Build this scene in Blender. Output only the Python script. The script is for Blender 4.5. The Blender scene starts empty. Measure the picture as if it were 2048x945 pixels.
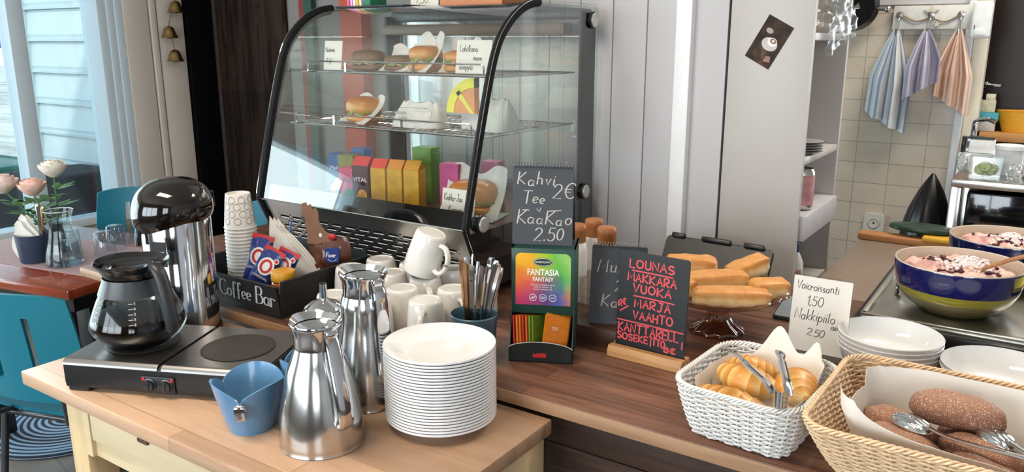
import bpy, bmesh, math, random
from mathutils import Vector, Matrix, noise as mnoise
random.seed(7)
S = bpy.context.scene
PI = math.pi
R = math.radians
# ---------------------------------------------------------------- camera, world, light, exposure
cam = bpy.data.objects.new('camera', bpy.data.cameras.new('camera'))
S.collection.objects.link(cam)
cam.location = (0, 0, 1.53)
cam.rotation_euler = (R(90 - 13.75), 0, R(34))
cam.data.sensor_width = 36
cam.data.lens = 36 * 1600 / 2048
cam.data.clip_start = .02
S.camera = cam
w = bpy.data.worlds.new('sky'); S.world = w; w.use_nodes = True
nt = w.node_tree
bg = nt.nodes['Background']; bg.inputs[1].default_value = 1.6
tcw = nt.nodes.new('ShaderNodeTexCoord'); sxw = nt.nodes.new('ShaderNodeSeparateXYZ')
rpw = nt.nodes.new('ShaderNodeValToRGB')
nt.links.new(tcw.outputs['Generated'], sxw.inputs[0]); nt.links.new(sxw.outputs[2], rpw.inputs[0])
rpw.color_ramp.elements[0].color = (.86, .95, 1, 1); rpw.color_ramp.elements[0].position = .0
rpw.color_ramp.elements[1].color = (.50, .76, 1, 1); rpw.color_ramp.elements[1].position = .7
nt.links.new(rpw.outputs[0], bg.inputs[0])

def area(name, loc, rot, sx, sy, power, col=(1, 1, 1)):
    l = bpy.data.lights.new(name, 'AREA'); l.shape = 'RECTANGLE'; l.size = sx; l.size_y = sy; l.energy = power; l.color = col
    o = bpy.data.objects.new(name, l); S.collection.objects.link(o); o.location = loc; o.rotation_euler = rot
    return o
# daylight through the windows: the left street window and the windows behind the camera
area('daylight_street', (-5.02, -.12, 1.34), (0, R(-90), 0), 1.76, 3.75, 115, (.85, .94, 1))
area('daylight_front', (-1.9, -2.72, 1.6), (R(90), 0, 0), 3.2, 1.5, 105, (.85, .94, 1))
area('daylight_entrance', (1.7, -2.72, 1.6), (R(90), 0, 0), 1.5, 1.5, 45, (.88, .95, 1))
# unseen ceiling lamps, added as warm fill over the cafe and the kitchen
area('fill_lamp_cafe', (-1.2, .1, 2.86), (0, 0, 0), 1.3, .5, 34, (1, .86, .70))
area('fill_lamp_kitchen', (.2, 2.6, 2.86), (0, 0, 0), .9, .5, 30, (1, .92, .80))
area('daylight_scullery', (.75, 3.70, 1.7), (R(-90), 0, 0), .7, 1.0, 22, (.88, .95, 1))
sun = bpy.data.objects.new('sun', bpy.data.lights.new('sun', 'SUN')); S.collection.objects.link(sun)
sun.data.energy = 1.6; sun.data.angle = R(2); sun.data.color = (1, .95, .86)
sun.rotation_euler = (R(50), 0, R(30))
S.view_settings.view_transform = 'Standard'; S.view_settings.look = 'None'
S.view_settings.exposure = .28; S.view_settings.gamma = 1; S.view_settings.use_curve_mapping = False
S.cycles.use_denoising = True
S.cycles.max_bounces = 10; S.cycles.transparent_max_bounces = 24; S.cycles.glossy_bounces = 5; S.cycles.diffuse_bounces = 4
S.cycles.caustics_reflective = False; S.cycles.caustics_refractive = False
S.cycles.sample_clamp_indirect = 8

# ---------------------------------------------------------------- materials
def lin(h):
    if isinstance(h, tuple): return (*h[:3], 1)
    c = [int(h[i:i + 2], 16) / 255 for i in (0, 2, 4)]
    return tuple(x / 12.92 if x <= .04045 else ((x + .055) / 1.055) ** 2.4 for x in c) + (1,)
def sh(c, k): return tuple(min(1, x * k) for x in c[:3]) + (1,)
class NT:
    def __init__(s, name):
        s.m = bpy.data.materials.new(name); s.m.use_nodes = True; s.t = s.m.node_tree
        s.b = s.t.nodes['Principled BSDF']; s.out = s.t.nodes['Material Output']
    def n(s, typ, **kw):
        nd = s.t.nodes.new('ShaderNode' + typ)
        for k, v in kw.items(): setattr(nd, k, v)
        return nd
    def l(s, a, b): s.t.links.new(a, b)
    def coord(s, scale=(1, 1, 1), rot=(0, 0, 0), loc=(0, 0, 0), kind='Object'):
        tc = s.n('TexCoord'); mp = s.n('Mapping'); s.l(tc.outputs[kind], mp.inputs[0])
        mp.inputs['Scale'].default_value = scale; mp.inputs['Rotation'].default_value = rot; mp.inputs['Location'].default_value = loc
        return mp.outputs[0]
    def noise(s, vec, scale, detail=4, rough=.55, dist=0):
        x = s.n('TexNoise'); s.l(vec, x.inputs['Vector']); x.inputs['Scale'].default_value = scale
        x.inputs['Detail'].default_value = detail; x.inputs['Roughness'].default_value = rough; x.inputs['Distortion'].default_value = dist
        return x.outputs[0]
    def ramp(s, fac, stops, interp='LINEAR'):
        x = s.n('ValToRGB'); s.l(fac, x.inputs[0]); e = x.color_ramp.elements; x.color_ramp.interpolation = interp
        while len(e) < len(stops): e.new(.5)
        for q, (p, c) in zip(e, stops): q.position = p; q.color = lin(c) if isinstance(c, str) else c
        return x.outputs[0]
    def mix(s, fac, a, b, mode='MIX'):
        x = s.n('MixRGB', blend_type=mode)
        for v, i in ((fac, 0), (a, 1), (b, 2)):
            if hasattr(v, 'links') or hasattr(v, 'is_linked'): s.l(v, x.inputs[i])
            else: x.inputs[i].default_value = v if not isinstance(v, str) else lin(v)
        return x.outputs[0]
    def math(s, op, a, b=0):
        x = s.n('Math', operation=op)
        for v, i in ((a, 0), (b, 1)):
            if hasattr(v, 'is_linked'): s.l(v, x.inputs[i])
            else: x.inputs[i].default_value = v
        return x.outputs[0]
    def bump(s, h, strength=.2, dist=.002):
        x = s.n('Bump'); s.l(h, x.inputs['Height']); x.inputs['Strength'].default_value = strength; x.inputs['Distance'].default_value = dist
        s.l(x.outputs[0], s.b.inputs['Normal'])
    def set(s, **kw):
        for k, v in kw.items(): s.b.inputs[k.replace('_', ' ')].default_value = v
MATS = {}
def M(name, col=None, rough=.5, metal=0, var=.08, vs=30, spec=.5, coat=0, bump=0, bs=200, emit=0, aniso=None, stretch=(1, 1, 1)):
    """A plain principled material with a little procedural variation in colour."""
    if name in MATS: return MATS[name]
    t = NT(name); c = lin(col)
    t.set(Roughness=rough, Metallic=metal, Specular_IOR_Level=spec, Coat_Weight=coat)
    v = t.coord(stretch)
    f = t.noise(v, vs)
    t.l(t.ramp(f, [(.3, sh(c, 1 - var)), (.7, sh(c, 1 + var))]), t.b.inputs['Base Color'])
    if bump: t.bump(t.noise(v, bs, 3), bump, .001)
    if emit: t.b.inputs['Emission Color'].default_value = c; t.b.inputs['Emission Strength'].default_value = emit
    MATS[name] = t.m
    MATS[name] = t.m; return t.m
def glass(name, tint='ffffff', refl=1.0, rough=.01, base=.0, ior=1.5):
    """Thin clear glass: lets light straight through, mirrors by the angle of view."""
    if name in MATS: return MATS[name]
    t = NT(name); t.t.nodes.remove(t.b)
    tr = t.n('BsdfTransparent'); tr.inputs[0].default_value = lin(tint)
    gl = t.n('BsdfGlossy'); gl.inputs['Roughness'].default_value = rough
    lw = t.n('LayerWeight'); lw.inputs[0].default_value = .5
    f = t.math('ADD', t.math('MULTIPLY', t.math('POWER', lw.outputs['Facing'], 5), .9), .04 * refl + base)
    mx = t.n('MixShader'); t.l(f, mx.inputs[0]); t.l(tr.outputs[0], mx.inputs[1]); t.l(gl.outputs[0], mx.inputs[2])
    t.l(mx.outputs[0], t.out.inputs[0])
    MATS[name] = t.m
    MATS[name] = t.m; return t.m
def tone(name, stops, rough=.5, bump=.3, bs=150, coat=0, speck=None, var=.25, vs=60):
    """Colour by the mesh's own 'tone' value (crust to crumb), with grain."""
    t = NT(name); t.set(Roughness=rough, Coat_Weight=coat)
    a = t.n('Attribute', attribute_name='tone')
    v = t.coord()
    f = t.math('ADD', a.outputs['Fac'], t.math('MULTIPLY', t.math('SUBTRACT', t.noise(v, vs), .5), var))
    c = t.ramp(f, stops)
    if speck:
        c = t.mix(t.ramp(t.noise(v, speck[1], 2), [(speck[2], (0, 0, 0, 1)), (speck[2] + .08, (1, 1, 1, 1))]), c, lin(speck[0]))
    t.l(c, t.b.inputs['Base Color'])
    if bump: t.bump(t.noise(v, bs, 4), bump, .002)
    MATS[name] = t.m
    MATS[name] = t.m; return t.m
def wood(name, cols, axis=0, rough=.45, stave=None, gap=None, coat=0, sc=1, off=(0, 0, 0), spec=.5):
    """Wood with grain along an axis; stave = (length, width) of glued staves in the plane."""
    t = NT(name); t.set(Roughness=rough, Coat_Weight=coat, Specular_IOR_Level=spec)
    st = [14 * sc] * 3; st[axis] = 1.1 * sc
    v = t.coord(tuple(st), loc=off)
    f = t.noise(v, 2.2, 6, .6, .6)
    c = t.ramp(f, [(.25 + .5 * i / (len(cols) - 1), x) for i, x in enumerate(cols)])
    if stave:
        rot = {0: (0, 0, 0), 1: (0, 0, R(90)), 2: (0, R(90), 0)}[axis]
        if axis == 0 and stave[2:] == ('xz',): rot = (R(-90), 0, 0)
        bt = t.n('TexBrick'); t.l(t.coord(rot=rot), bt.inputs[0])
        bt.inputs['Color1'].default_value = (.72, .72, .72, 1); bt.inputs['Color2'].default_value = (1.25, 1.25, 1.25, 1)
        bt.inputs['Mortar'].default_value = (.45, .45, .45, 1) if gap is None else gap
        bt.inputs['Scale'].default_value = 1; bt.inputs['Brick Width'].default_value = stave[0]; bt.inputs['Row Height'].default_value = stave[1]
        bt.inputs['Mortar Size'].default_value = .0011; bt.inputs['Bias'].default_value = 0
        c = t.mix(1, c, bt.outputs[0], 'MULTIPLY')
    t.l(c, t.b.inputs['Base Color'])
    t.bump(f, .12, .001)
    MATS[name] = t.m
    MATS[name] = t.m; return t.m

# ---------------------------------------------------------------- mesh builder
V = Vector
def rotz(a): return Matrix.Rotation(a, 4, 'Z')
def TR(loc=(0, 0, 0), rx=0, ry=0, rz=0): return Matrix.Translation(loc) @ Matrix.Rotation(rz, 4, 'Z') @ Matrix.Rotation(ry, 4, 'Y') @ Matrix.Rotation(rx, 4, 'X')
def frame(o, u, v):
    """Matrix of a plane: x along u, y along v, z its normal."""
    u = V(u).normalized(); v = V(v).normalized(); n = u.cross(v)
    return Matrix(((u.x, v.x, n.x, o[0]), (u.y, v.y, n.y, o[1]), (u.z, v.z, n.z, o[2]), (0, 0, 0, 1)))
class MB:
    def __init__(s): s.v = []; s.f = []; s.mi = []; s.tn = []; s.m = 0
    def add(s, vs, fs, X=None, tn=None):
        b = len(s.v)
        s.v += [(X @ V(p)) if X is not None else V(p) for p in vs]
        s.tn += list(tn) if tn is not None else [0.0] * len(vs)
        for f in fs: s.f.append(tuple(b + i for i in f)); s.mi.append(s.m)
        return s
    def box(s, c, d, bev=0, X=None, seg=2, rz=0):
        bm = bmesh.new(); bmesh.ops.create_cube(bm, size=1)
        bmesh.ops.scale(bm, vec=d, verts=bm.verts)
        if bev: bmesh.ops.bevel(bm, geom=bm.edges[:], offset=min(bev, min(d) * .49), segments=seg, profile=.5, affect='EDGES')
        bm.verts.index_update()
        Y = Matrix.Translation(c) @ rotz(rz)
        if X is not None: Y = X @ Y
        s.add([v.co.copy() for v in bm.verts], [[v.index for v in f.verts] for f in bm.faces], Y); bm.free()
        return s
    def b2(s, lo, hi, bev=0, X=None):
        return s.box([(a + b) / 2 for a, b in zip(lo, hi)], [abs(b - a) for a, b in zip(lo, hi)], bev, X)
    def lathe(s, pr, n=40, X=None, sx=1, sy=1, wob=None, mats=None, tn=None):
        vs = []; fs = []; t = []
        for j, (r, z) in enumerate(pr):
            for i in range(n):
                a = 2 * PI * i / n; k = wob(a, j) if wob else 1
                vs.append((r * k * sx * math.cos(a), r * k * sy * math.sin(a), z)); t.append(tn[j] if tn else 0)
        for j in range(len(pr) - 1):
            for i in range(n):
                i2 = (i + 1) % n
                fs.append((j * n + i, j * n + i2, (j + 1) * n + i2, (j + 1) * n + i))
        if pr[0][0] > 1e-6 and s_cap(pr, 0): fs.append(tuple(range(n))[::-1])
        if pr[-1][0] > 1e-6 and s_cap(pr, -1): fs.append(tuple((len(pr) - 1) * n + i for i in range(n)))
        s.add(vs, fs, X, t)
        if mats:
            base = len(s.mi) - len(fs)
            for j in range(len(pr) - 1):
                for i in range(n): s.mi[base + j * n + i] = mats[j]
        return s
    def tube(s, pts, r, n=8, closed=False, X=None, flat=None, up=None, tn=None):
        """Round (or flattened) rod through the points; flat = (width, thickness) scale of the section."""
        pts = [V(p) for p in pts]; N = len(pts); rr = r if isinstance(r, (list, tuple)) else [r] * N
        vs = []; fs = []; t = []; pn = None
        for i, p in enumerate(pts):
            a = pts[(i - 1) % N] if (closed or i) else p; b = pts[(i + 1) % N] if (closed or i < N - 1) else p
            d = (b - a); d = d.normalized() if d.length > 1e-9 else V((0, 0, 1))
            ref = V(up) if up is not None else (pn if pn is not None else (V((0, 0, 1)) if abs(d.z) < .9 else V((1, 0, 0))))
            n1 = ref - d * ref.dot(d)
            if n1.length < 1e-6: n1 = d.orthogonal()
            n1.normalize(); pn = n1; n2 = d.cross(n1)
            fa, fb = flat or (1, 1)
            for k in range(n):
                q = 2 * PI * k / n
                vs.append(p + n2 * (math.cos(q) * rr[i] * fa) + n1 * (math.sin(q) * rr[i] * fb)); t.append(tn[i] if tn else 0)
        for i in range(N if closed else N - 1):
            j = (i + 1) % N
            for k in range(n):
                k2 = (k + 1) % n
                fs.append((i * n + k, i * n + k2, j * n + k2, j * n + k))
        if not closed: fs.append(tuple(range(n))[::-1]); fs.append(tuple((N - 1) * n + k for k in range(n)))
        return s.add(vs, fs, X, t)
    def prism(s, poly, z0, z1, X=None, axis='z'):
        n = len(poly)
        P = {'z': lambda a, b, c: (a, b, c), 'x': lambda a, b, c: (c, a, b), 'y': lambda a, b, c: (a, c, b)}[axis]
        vs = [P(a, b, z0) for a, b in poly] + [P(a, b, z1) for a, b in poly]
        fs = [tuple(range(n))[::-1], tuple(range(n, 2 * n))] + [(i, (i + 1) % n, n + (i + 1) % n, n + i) for i in range(n)]
        return s.add(vs, fs, X)
    def ell(s, c, r, X=None, nu=16, nv=10, e=1.0, disp=None, tn=None):
        """(Super)ellipsoid; disp moves each unit vertex out; tn(unit vector) gives its tone."""
        vs = []; fs = []; t = []
        pw = lambda x: math.copysign(abs(x) ** e, x)
        for j in range(nv + 1):
            b = -PI / 2 + PI * j / nv
            for i in range(nu):
                a = 2 * PI * i / nu
                u = V((pw(math.cos(b)) * pw(math.cos(a)), pw(math.cos(b)) * pw(math.sin(a)), pw(math.sin(b))))
                k = disp(u) if disp else 1
                vs.append((c[0] + u.x * r[0] * k, c[1] + u.y * r[1] * k, c[2] + u.z * r[2] * k)); t.append(tn(u) if tn else 0)
        for j in range(nv):
            for i in range(nu):
                i2 = (i + 1) % nu
                fs.append((j * nu + i, j * nu + i2, (j + 1) * nu + i2, (j + 1) * nu + i))
        return s.add(vs, fs, X, t)
    def sheet(s, fn, nu, nv, X=None, th=0, wrap=False, tn=None, skip=None):
        """Surface fn(u, v); th gives it a thickness along its own normals."""
        g = [[V(fn(i / (nu - (0 if wrap else 1)), j / (nv - 1))) for i in range(nu)] for j in range(nv)]
        at = lambda i, j: g[min(max(j, 0), nv - 1)][i % nu if wrap else min(max(i, 0), nu - 1)]
        lay = [[], []] if th else [[]]; t = []
        for j in range(nv):
            for i in range(nu):
                p = g[j][i]
                if th:
                    nn = (at(i + 1, j) - at(i - 1, j)).cross(at(i, j + 1) - at(i, j - 1))
                    nn = nn.normalized() if nn.length > 1e-12 else V((0, 0, 1))
                    lay[0].append(p + nn * th / 2); lay[1].append(p - nn * th / 2)
                else: lay[0].append(p)
                t.append(tn(i / max(1, nu - 1), j / (nv - 1)) if tn else 0)
        fs = []; K = nu * nv; cells = set()
        for j in range(nv - 1):
            for i in range(nu if wrap else nu - 1):
                if skip and skip(i, j): continue
                cells.add((i, j)); i2 = (i + 1) % nu
                q = (j * nu + i, j * nu + i2, (j + 1) * nu + i2, (j + 1) * nu + i)
                fs.append(q)
                if th: fs.append(tuple(K + k for k in q[::-1]))
        if th:
            ed = {}
            for f in [x for x in fs if max(x) < K]:
                for a, b in zip(f, f[1:] + f[:1]): ed[(a, b)] = 1
            for (a, b) in ed:
                if (b, a) not in ed: fs.append((b, a, K + a, K + b))
        return s.add(lay[0] + (lay[1] if th else []), fs, X, t + (t if th else []))
    def build(s, name, mat, parent=None, world=False, ang=35, flatsh=False, mods=(), vg=False):
        me = bpy.data.meshes.new(name)
        vs = s.v
        if world and parent is not None:
            iv = (Matrix.Translation(parent.location) @ rotz(parent.rotation_euler.z)).inverted()
            vs = [iv @ p for p in vs]
        me.from_pydata([tuple(p) for p in vs], [], s.f)
        ms = mat if isinstance(mat, (list, tuple)) else [mat]
        for m in ms: me.materials.append(m)
        me.polygons.foreach_set('material_index', [min(i, len(ms) - 1) for i in s.mi])
        if any(s.tn):
            a = me.attributes.new('tone', 'FLOAT', 'POINT'); a.data.foreach_set('value', s.tn)
        if not flatsh:
            me.polygons.foreach_set('use_smooth', [True] * len(me.polygons)); me.set_sharp_from_angle(angle=R(ang))
        me.validate(); me.update()
        o = bpy.data.objects.new(name, me); S.collection.objects.link(o)
        if parent is not None: o.parent = parent
        for typ, kw in mods:
            md = o.modifiers.new(typ, typ)
            for k, v in kw.items(): setattr(md, k, v)
        return o
def s_cap(pr, i): return False
# ---------------------------------------------------------------- scene objects
def tag(o, label, cat, group=None, kind=None):
    o['label'] = label; o['category'] = cat
    if group: o['group'] = group
    if kind: o['kind'] = kind
    return o
def thing(name, label, cat, loc=(0, 0, 0), rz=0, group=None):
    o = bpy.data.objects.new(name, None); S.collection.objects.link(o)
    o.location = loc; o.rotation_euler = (0, 0, rz); o.empty_display_size = .05
    return tag(o, label, cat, group)
def struct(o): o['kind'] = 'structure'; return o
def dup(o, loc, rz=None, label=None, rot=None):
    c = o.copy(); S.collection.objects.link(c); c.location = loc
    if rz is not None: c.rotation_euler = (0, 0, rz)
    if rot is not None: c.rotation_euler = rot
    if label: c['label'] = label
    for ch in list(o.children):
        k = ch.copy(); S.collection.objects.link(k); k.parent = c
        for g in list(ch.children):
            q = g.copy(); S.collection.objects.link(q); q.parent = k
    return c
def arc(c, r, a0, a1, n=10): return [(c[0] + r * math.cos(R(a0 + (a1 - a0) * i / n)), c[1] + r * math.sin(R(a0 + (a1 - a0) * i / n))) for i in range(n + 1)]
def rrect(w, h, r, n=5, cx=0, cy=0):
    o = []
    for (x, y, a) in ((w / 2 - r, h / 2 - r, 0), (-w / 2 + r, h / 2 - r, 90), (-w / 2 + r, -h / 2 + r, 180), (w / 2 - r, -h / 2 + r, 270)):
        o += arc((cx + x, cy + y), r, a, a + 90, n)
    return o
def spline(P, k=6, closed=False):
    P = [V(p) for p in P]; n = len(P); out = []
    for i in range(n if closed else n - 1):
        g = lambda j: P[j % n] if closed else P[min(max(j, 0), n - 1)]
        a, b, c, d = g(i - 1), g(i), g(i + 1), g(i + 2)
        for q in range(k):
            t = q / k
            out.append(.5 * ((2 * b) + (c - a) * t + (2 * a - 5 * b + 4 * c - d) * t * t + (3 * b - a - 3 * c + d) * t ** 3))
    if not closed: out.append(P[-1])
    return out
# ---------------------------------------------------------------- writing
GL = {
'A': "0,0 .3,1 .6,0;.12,.38 .48,.38", 'B': "0,0 0,1 .25,1 @.25,.76,.24,.24,90,-90 0,.52 .28,.52 @.28,.26,.28,.26,90,-90 0,0", 'C': "@.4,.5,.4,.5,50,310",
'E': ".5,1 0,1 0,0 .5,0;0,.52 .42,.52", 'F': ".5,1 0,1 0,0;0,.52 .4,.52", 'H': "0,0 0,1;.55,0 .55,1;0,.5 .55,.5", 'I': ".1,0 .1,1",
'J': ".5,1 .42,.25 @.22,.25,.2,.25,0,-150;.2,1 .62,1", 'K': "0,0 0,1;.55,1 .02,.45 .6,0", 'L': "0,1 0,0 .5,0", 'M': "0,0 .06,1 .36,.3 .66,1 .74,0", 'N': "0,0 0,1 .58,0 .6,1",
'O': "@.36,.5,.36,.5,90,450", 'P': "0,0 0,1 .25,1 @.25,.74,.26,.26,90,-90 0,.48", 'R': "0,0 0,1 .28,1 @.28,.75,.25,.25,90,-90 0,.5 .55,0", 'S': "@.3,.75,.26,.25,30,270 @.3,.25,.28,.25,90,-150",
'T': "0,1 .64,1;.32,1 .32,0", 'U': "0,1 0,.3 @.27,.3,.27,.3,180,360 .54,1", 'V': "0,1 .28,0 .6,1", 'Y': "0,1 .3,.5 .6,1;.3,.5 .3,0",
'a': "@.2,.24,.2,.24,50,370 .42,.46 .4,.06 .5,0", 'b': "0,1 0,0;@.2,.24,.2,.24,180,-180", 'c': "@.2,.24,.2,.24,50,310", 'e': ".02,.22 .38,.3 @.2,.26,.19,.24,10,310", 'f': ".38,.9 @.26,.85,.12,.14,40,180 .14,-.05;0,.5 .32,.5",
'h': "0,1 0,0;@.18,.28,.18,.2,180,0 .36,0 .44,.02", 'i': ".05,.48 .05,.04 .12,0;.08,.68 .09,.72", 'j': ".12,.48 .12,-.2 @.0,-.2,.12,.12,0,-150;.12,.68 .13,.72", 'k': "0,1 0,0;.34,.5 .02,.2 .38,0", 'l': ".04,1 .04,.05 .14,0",
'm': "0,.48 0,0;@.14,.3,.14,.18,180,0 .28,0;@.42,.3,.14,.18,180,0 .56,.04 .62,0", 'n': "0,.48 0,0;@.18,.28,.18,.2,180,0 .36,.04 .44,0", 'o': "@.21,.24,.21,.24,90,450", 'p': "0,.48 0,-.4;@.2,.24,.2,.24,180,-180",
'r': "0,.48 0,0;@.17,.28,.17,.2,180,40", 's': "@.16,.36,.13,.12,30,270 @.16,.12,.15,.12,90,-150", 't': ".12,.85 .12,.08 .24,0;0,.55 .3,.55", 'u': "0,.48 0,.2 @.18,.2,.18,.2,180,360 .36,.48;.36,.2 .38,.02 .45,0", 'v': "0,.48 .17,0 .36,.5", 'y': "0,.48 .18,.05;.38,.48 .06,-.4",
'z': "0,.48 .34,.48 .0,0 .38,0", 'd': "@.2,.24,.2,.24,50,370 .42,1 .42,.06 .5,0", 'g': "@.2,.24,.2,.24,50,370 .4,-.25 @.2,-.25,.2,.16,0,-140",
'ä': "@.2,.24,.2,.24,50,370 .42,.46 .4,.06 .5,0;.1,.68 .11,.72;.32,.68 .33,.72",
'0': "@.27,.5,.27,.5,90,450", '1': "0,.7 .2,1 .2,0", '2': "@.25,.74,.25,.26,165,-30 .0,.02 .55,.02", '5': ".5,1 .1,1 .05,.58 @.24,.32,.27,.32,120,-140", '7': "0,1 .55,1 .2,0;.12,.5 .5,.5", '8': "@.27,.75,.22,.25,270,-90 @.27,.25,.27,.25,90,-270", '€': "@.4,.5,.35,.5,50,310;-.05,.6 .4,.6;-.05,.42 .38,.42",
'.': ".05,0 .07,.06", ',': ".09,.08 .02,-.14", '-': "0,.42 .4,.42", '/': "0,-.1 .3,1.05", "'": ".05,1 .03,.8", '+': "0,.4 .4,.4;.2,.2 .2,.6"}
def strokes(ch):
    out = []
    for st in GL[ch].split(';'):
        pts = []
        for tk in st.split():
            if tk[0] == '@':
                a = [float(x) for x in tk[1:].split(',')]
                pts += [(a[0] + a[2] * math.cos(R(a[4] + (a[5] - a[4]) * i / 12)), a[1] + a[3] * math.sin(R(a[4] + (a[5] - a[4]) * i / 12))) for i in range(13)]
            else: pts.append(tuple(float(x) for x in tk.split(',')))
        out.append(pts)
    return out
def ribbon(mb, pts, wd, F, z=.0005, nib=None):
    n = len(pts); L = []; Rr = []
    for i in range(n):
        a = pts[max(i - 1, 0)]; b = pts[min(i + 1, n - 1)]
        dx, dy = b[0] - a[0], b[1] - a[1]; d = math.hypot(dx, dy) or 1
        q = wd if nib is None else wd * (nib + (1 - nib) * abs(dy / d) ** 1.3)
        ex = (-.25 if i == 0 else .25 if i == n - 1 else 0) * wd
        nx, ny = -dy / d * q / 2, dx / d * q / 2
        px, py = pts[i][0] + dx / d * ex, pts[i][1] + dy / d * ex
        L.append((px + nx, py + ny, z)); Rr.append((px - nx, py - ny, z))
    mb.add(L + Rr, [(n + i, n + i + 1, i + 1, i) for i in range(n - 1)], F)
def write(mb, s, x, y, h, wd, F, slant=0, track=.22, nib=None, sx=1, jit=.0, rise=0, z=.0005):
    """Hand lettering in the plane F, from (x, y) along its x axis; returns the end x."""
    for ch in s:
        if ch == ' ': x += .38 * h * sx; continue
        mx = 0; dy = random.uniform(-jit, jit) * h; k = 1 + random.uniform(-jit, jit)
        for st in strokes(ch):
            mx = max(mx, max(p[0] for p in st))
            ribbon(mb, [(x + (p[0] + slant * p[1]) * h * sx * k, y + dy + p[1] * h * k) for p in st], wd, F, z, nib)
        x += (mx + track) * h * sx; y += rise * (mx + track) * h * sx
    return x
def btext(name, body, size, F, mat, parent, align='CENTER', sx=1, off=0, shear=0, z=.0006):
    cu = bpy.data.curves.new(name, 'FONT'); cu.body = body; cu.size = size; cu.align_x = align; cu.offset = off; cu.shear = shear; cu.resolution_u = 3
    o = bpy.data.objects.new(name, cu); S.collection.objects.link(o)
    dg = bpy.context.evaluated_depsgraph_get(); dg.update()
    me = bpy.data.meshes.new_from_object(o.evaluated_get(dg)); bpy.data.objects.remove(o)
    me.transform(F @ Matrix.Translation((0, 0, z)) @ Matrix.Diagonal((sx, 1, 1, 1)))
    me.materials.clear(); me.materials.append(mat); me.name = name
    q = bpy.data.objects.new(name, me); S.collection.objects.link(q); q.parent = parent
    return q
ORD = ['topmost', 'second', 'third', 'fourth', 'fifth', 'sixth', 'seventh', 'eighth', 'ninth', 'tenth', 'eleventh', 'twelfth', 'thirteenth', 'fourteenth', 'fifteenth', 'sixteenth', 'seventeenth',
       'eighteenth', 'nineteenth', 'twentieth', 'twenty-first', 'twenty-second', 'twenty-third', 'twenty-fourth', 'twenty-fifth', 'twenty-sixth']
def nth(i, what): return (what + ', topmost') if i == 0 else f'{what}, {ORD[i]} from the top'
# ================================================================ THE SETTING
m_wall = M('white_paint', 'bfbcbe', .6, var=.03, vs=3)
m_wallw = M('cream_paint', 'e2d8cc', .55, var=.04, vs=4)
m_ceil = M('ceiling_paint', 'c9c2b8', .8, var=.04, vs=2)
m_trim = M('white_gloss_trim', 'dcdde0', .4, var=.03)
m_black = M('black_plastic', '141417', .35, var=.15)
m_steel = M('brushed_steel', 'c4c2be', .24, 1, var=.05, vs=60, stretch=(1, 1, 12))
m_chrome = M('polished_chrome', 'd2d3d6', .07, 1, var=.02)
m_glass = glass('clear_pane', 'f2f7f6', .9)

# floor: beige stone tiles
t = NT('floor_tiles'); t.set(Roughness=.45)
bt = t.n('TexBrick', offset=0.0); t.l(t.coord(rot=(0, 0, R(12))), bt.inputs[0]); bt.inputs['Scale'].default_value = 1
bt.inputs['Brick Width'].default_value = .33; bt.inputs['Row Height'].default_value = .33; bt.inputs['Mortar Size'].default_value = .005
bt.inputs['Color1'].default_value = lin('5f554d'); bt.inputs['Color2'].default_value = lin('6b6057'); bt.inputs['Mortar'].default_value = lin('433c37')
t.l(t.mix(.35, bt.outputs[0], t.ramp(t.noise(t.coord(), 6, 5), [(.3, '4c443e'), (.7, '7c7066')])), t.b.inputs['Base Color'])
m_floor = t.m
struct(MB().b2((-5, -2.8, -.1), (3.4, 4.6, 0)).build('floor', m_floor))
struct(MB().b2((-5, -2.8, 2.9), (3.4, 4.6, 3.0)).build('ceiling', m_ceil))
# left street wall with its window opening (y -1.9..2.72, z .43..2.25)
b = MB()
b.b2((-5, -2.8, 0), (-4.8, 3.5, .42)); b.b2((-5, -2.8, 2.25), (-4.8, 3.5, 2.9)); b.b2((-5, -2.8, .42), (-4.8, -2.05, 2.25)); b.b2((-5, 2.84, .42), (-4.8, 3.5, 2.25))
struct(b.build('wall_left', m_wallw))
struct(MB().b2((-4.8, 2.86, .42), (-4.775, 3.02, 2.9), .004).b2((-4.8, 3.03, .42), (-4.765, 3.07, 2.9), .004).b2((-4.8, 3.08, .0), (-4.77, 3.26, 2.9), .004).build('trim_1', m_wallw))
wf = MB()
m_frame = M('white_window_frame', 'd7e6ee', .4, var=.02)
wf.b2((-4.99, 2.71, .42), (-4.80, 2.765, 2.25), .006); wf.b2((-4.86, 2.765, .42), (-4.79, 2.81, 2.25), .006); wf.b2((-4.84, 2.81, .42), (-4.782, 2.86, 2.25), .006)
wf.b2((-4.96, 2.22, .45), (-4.84, 2.31, 2.2), .006); wf.b2((-4.96, .1, .45), (-4.84, .19, 2.2), .006)
wf.b2((-4.98, -2.05, 2.2), (-4.80, 2.81, 2.25), .006); wf.b2((-4.98, -2.05, .42), (-4.80, -1.98, 2.25), .006); wf.b2((-4.98, -2.05, .42), (-4.84, 2.8, .47), .006)
win = struct(wf.build('window_1', m_frame))
MB().b2((-4.94, -1.98, .47), (-4.932, 2.72, 2.2)).build('window_pane', m_glass, win)
m_sill = wood('sill_wood', ['8a6d55', 'a68a70', '96795f'], 1)
MB().b2((-4.86, -2.05, .30), (-4.70, 2.86, .42), .008).build('window_sill', m_sill, win)
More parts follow.
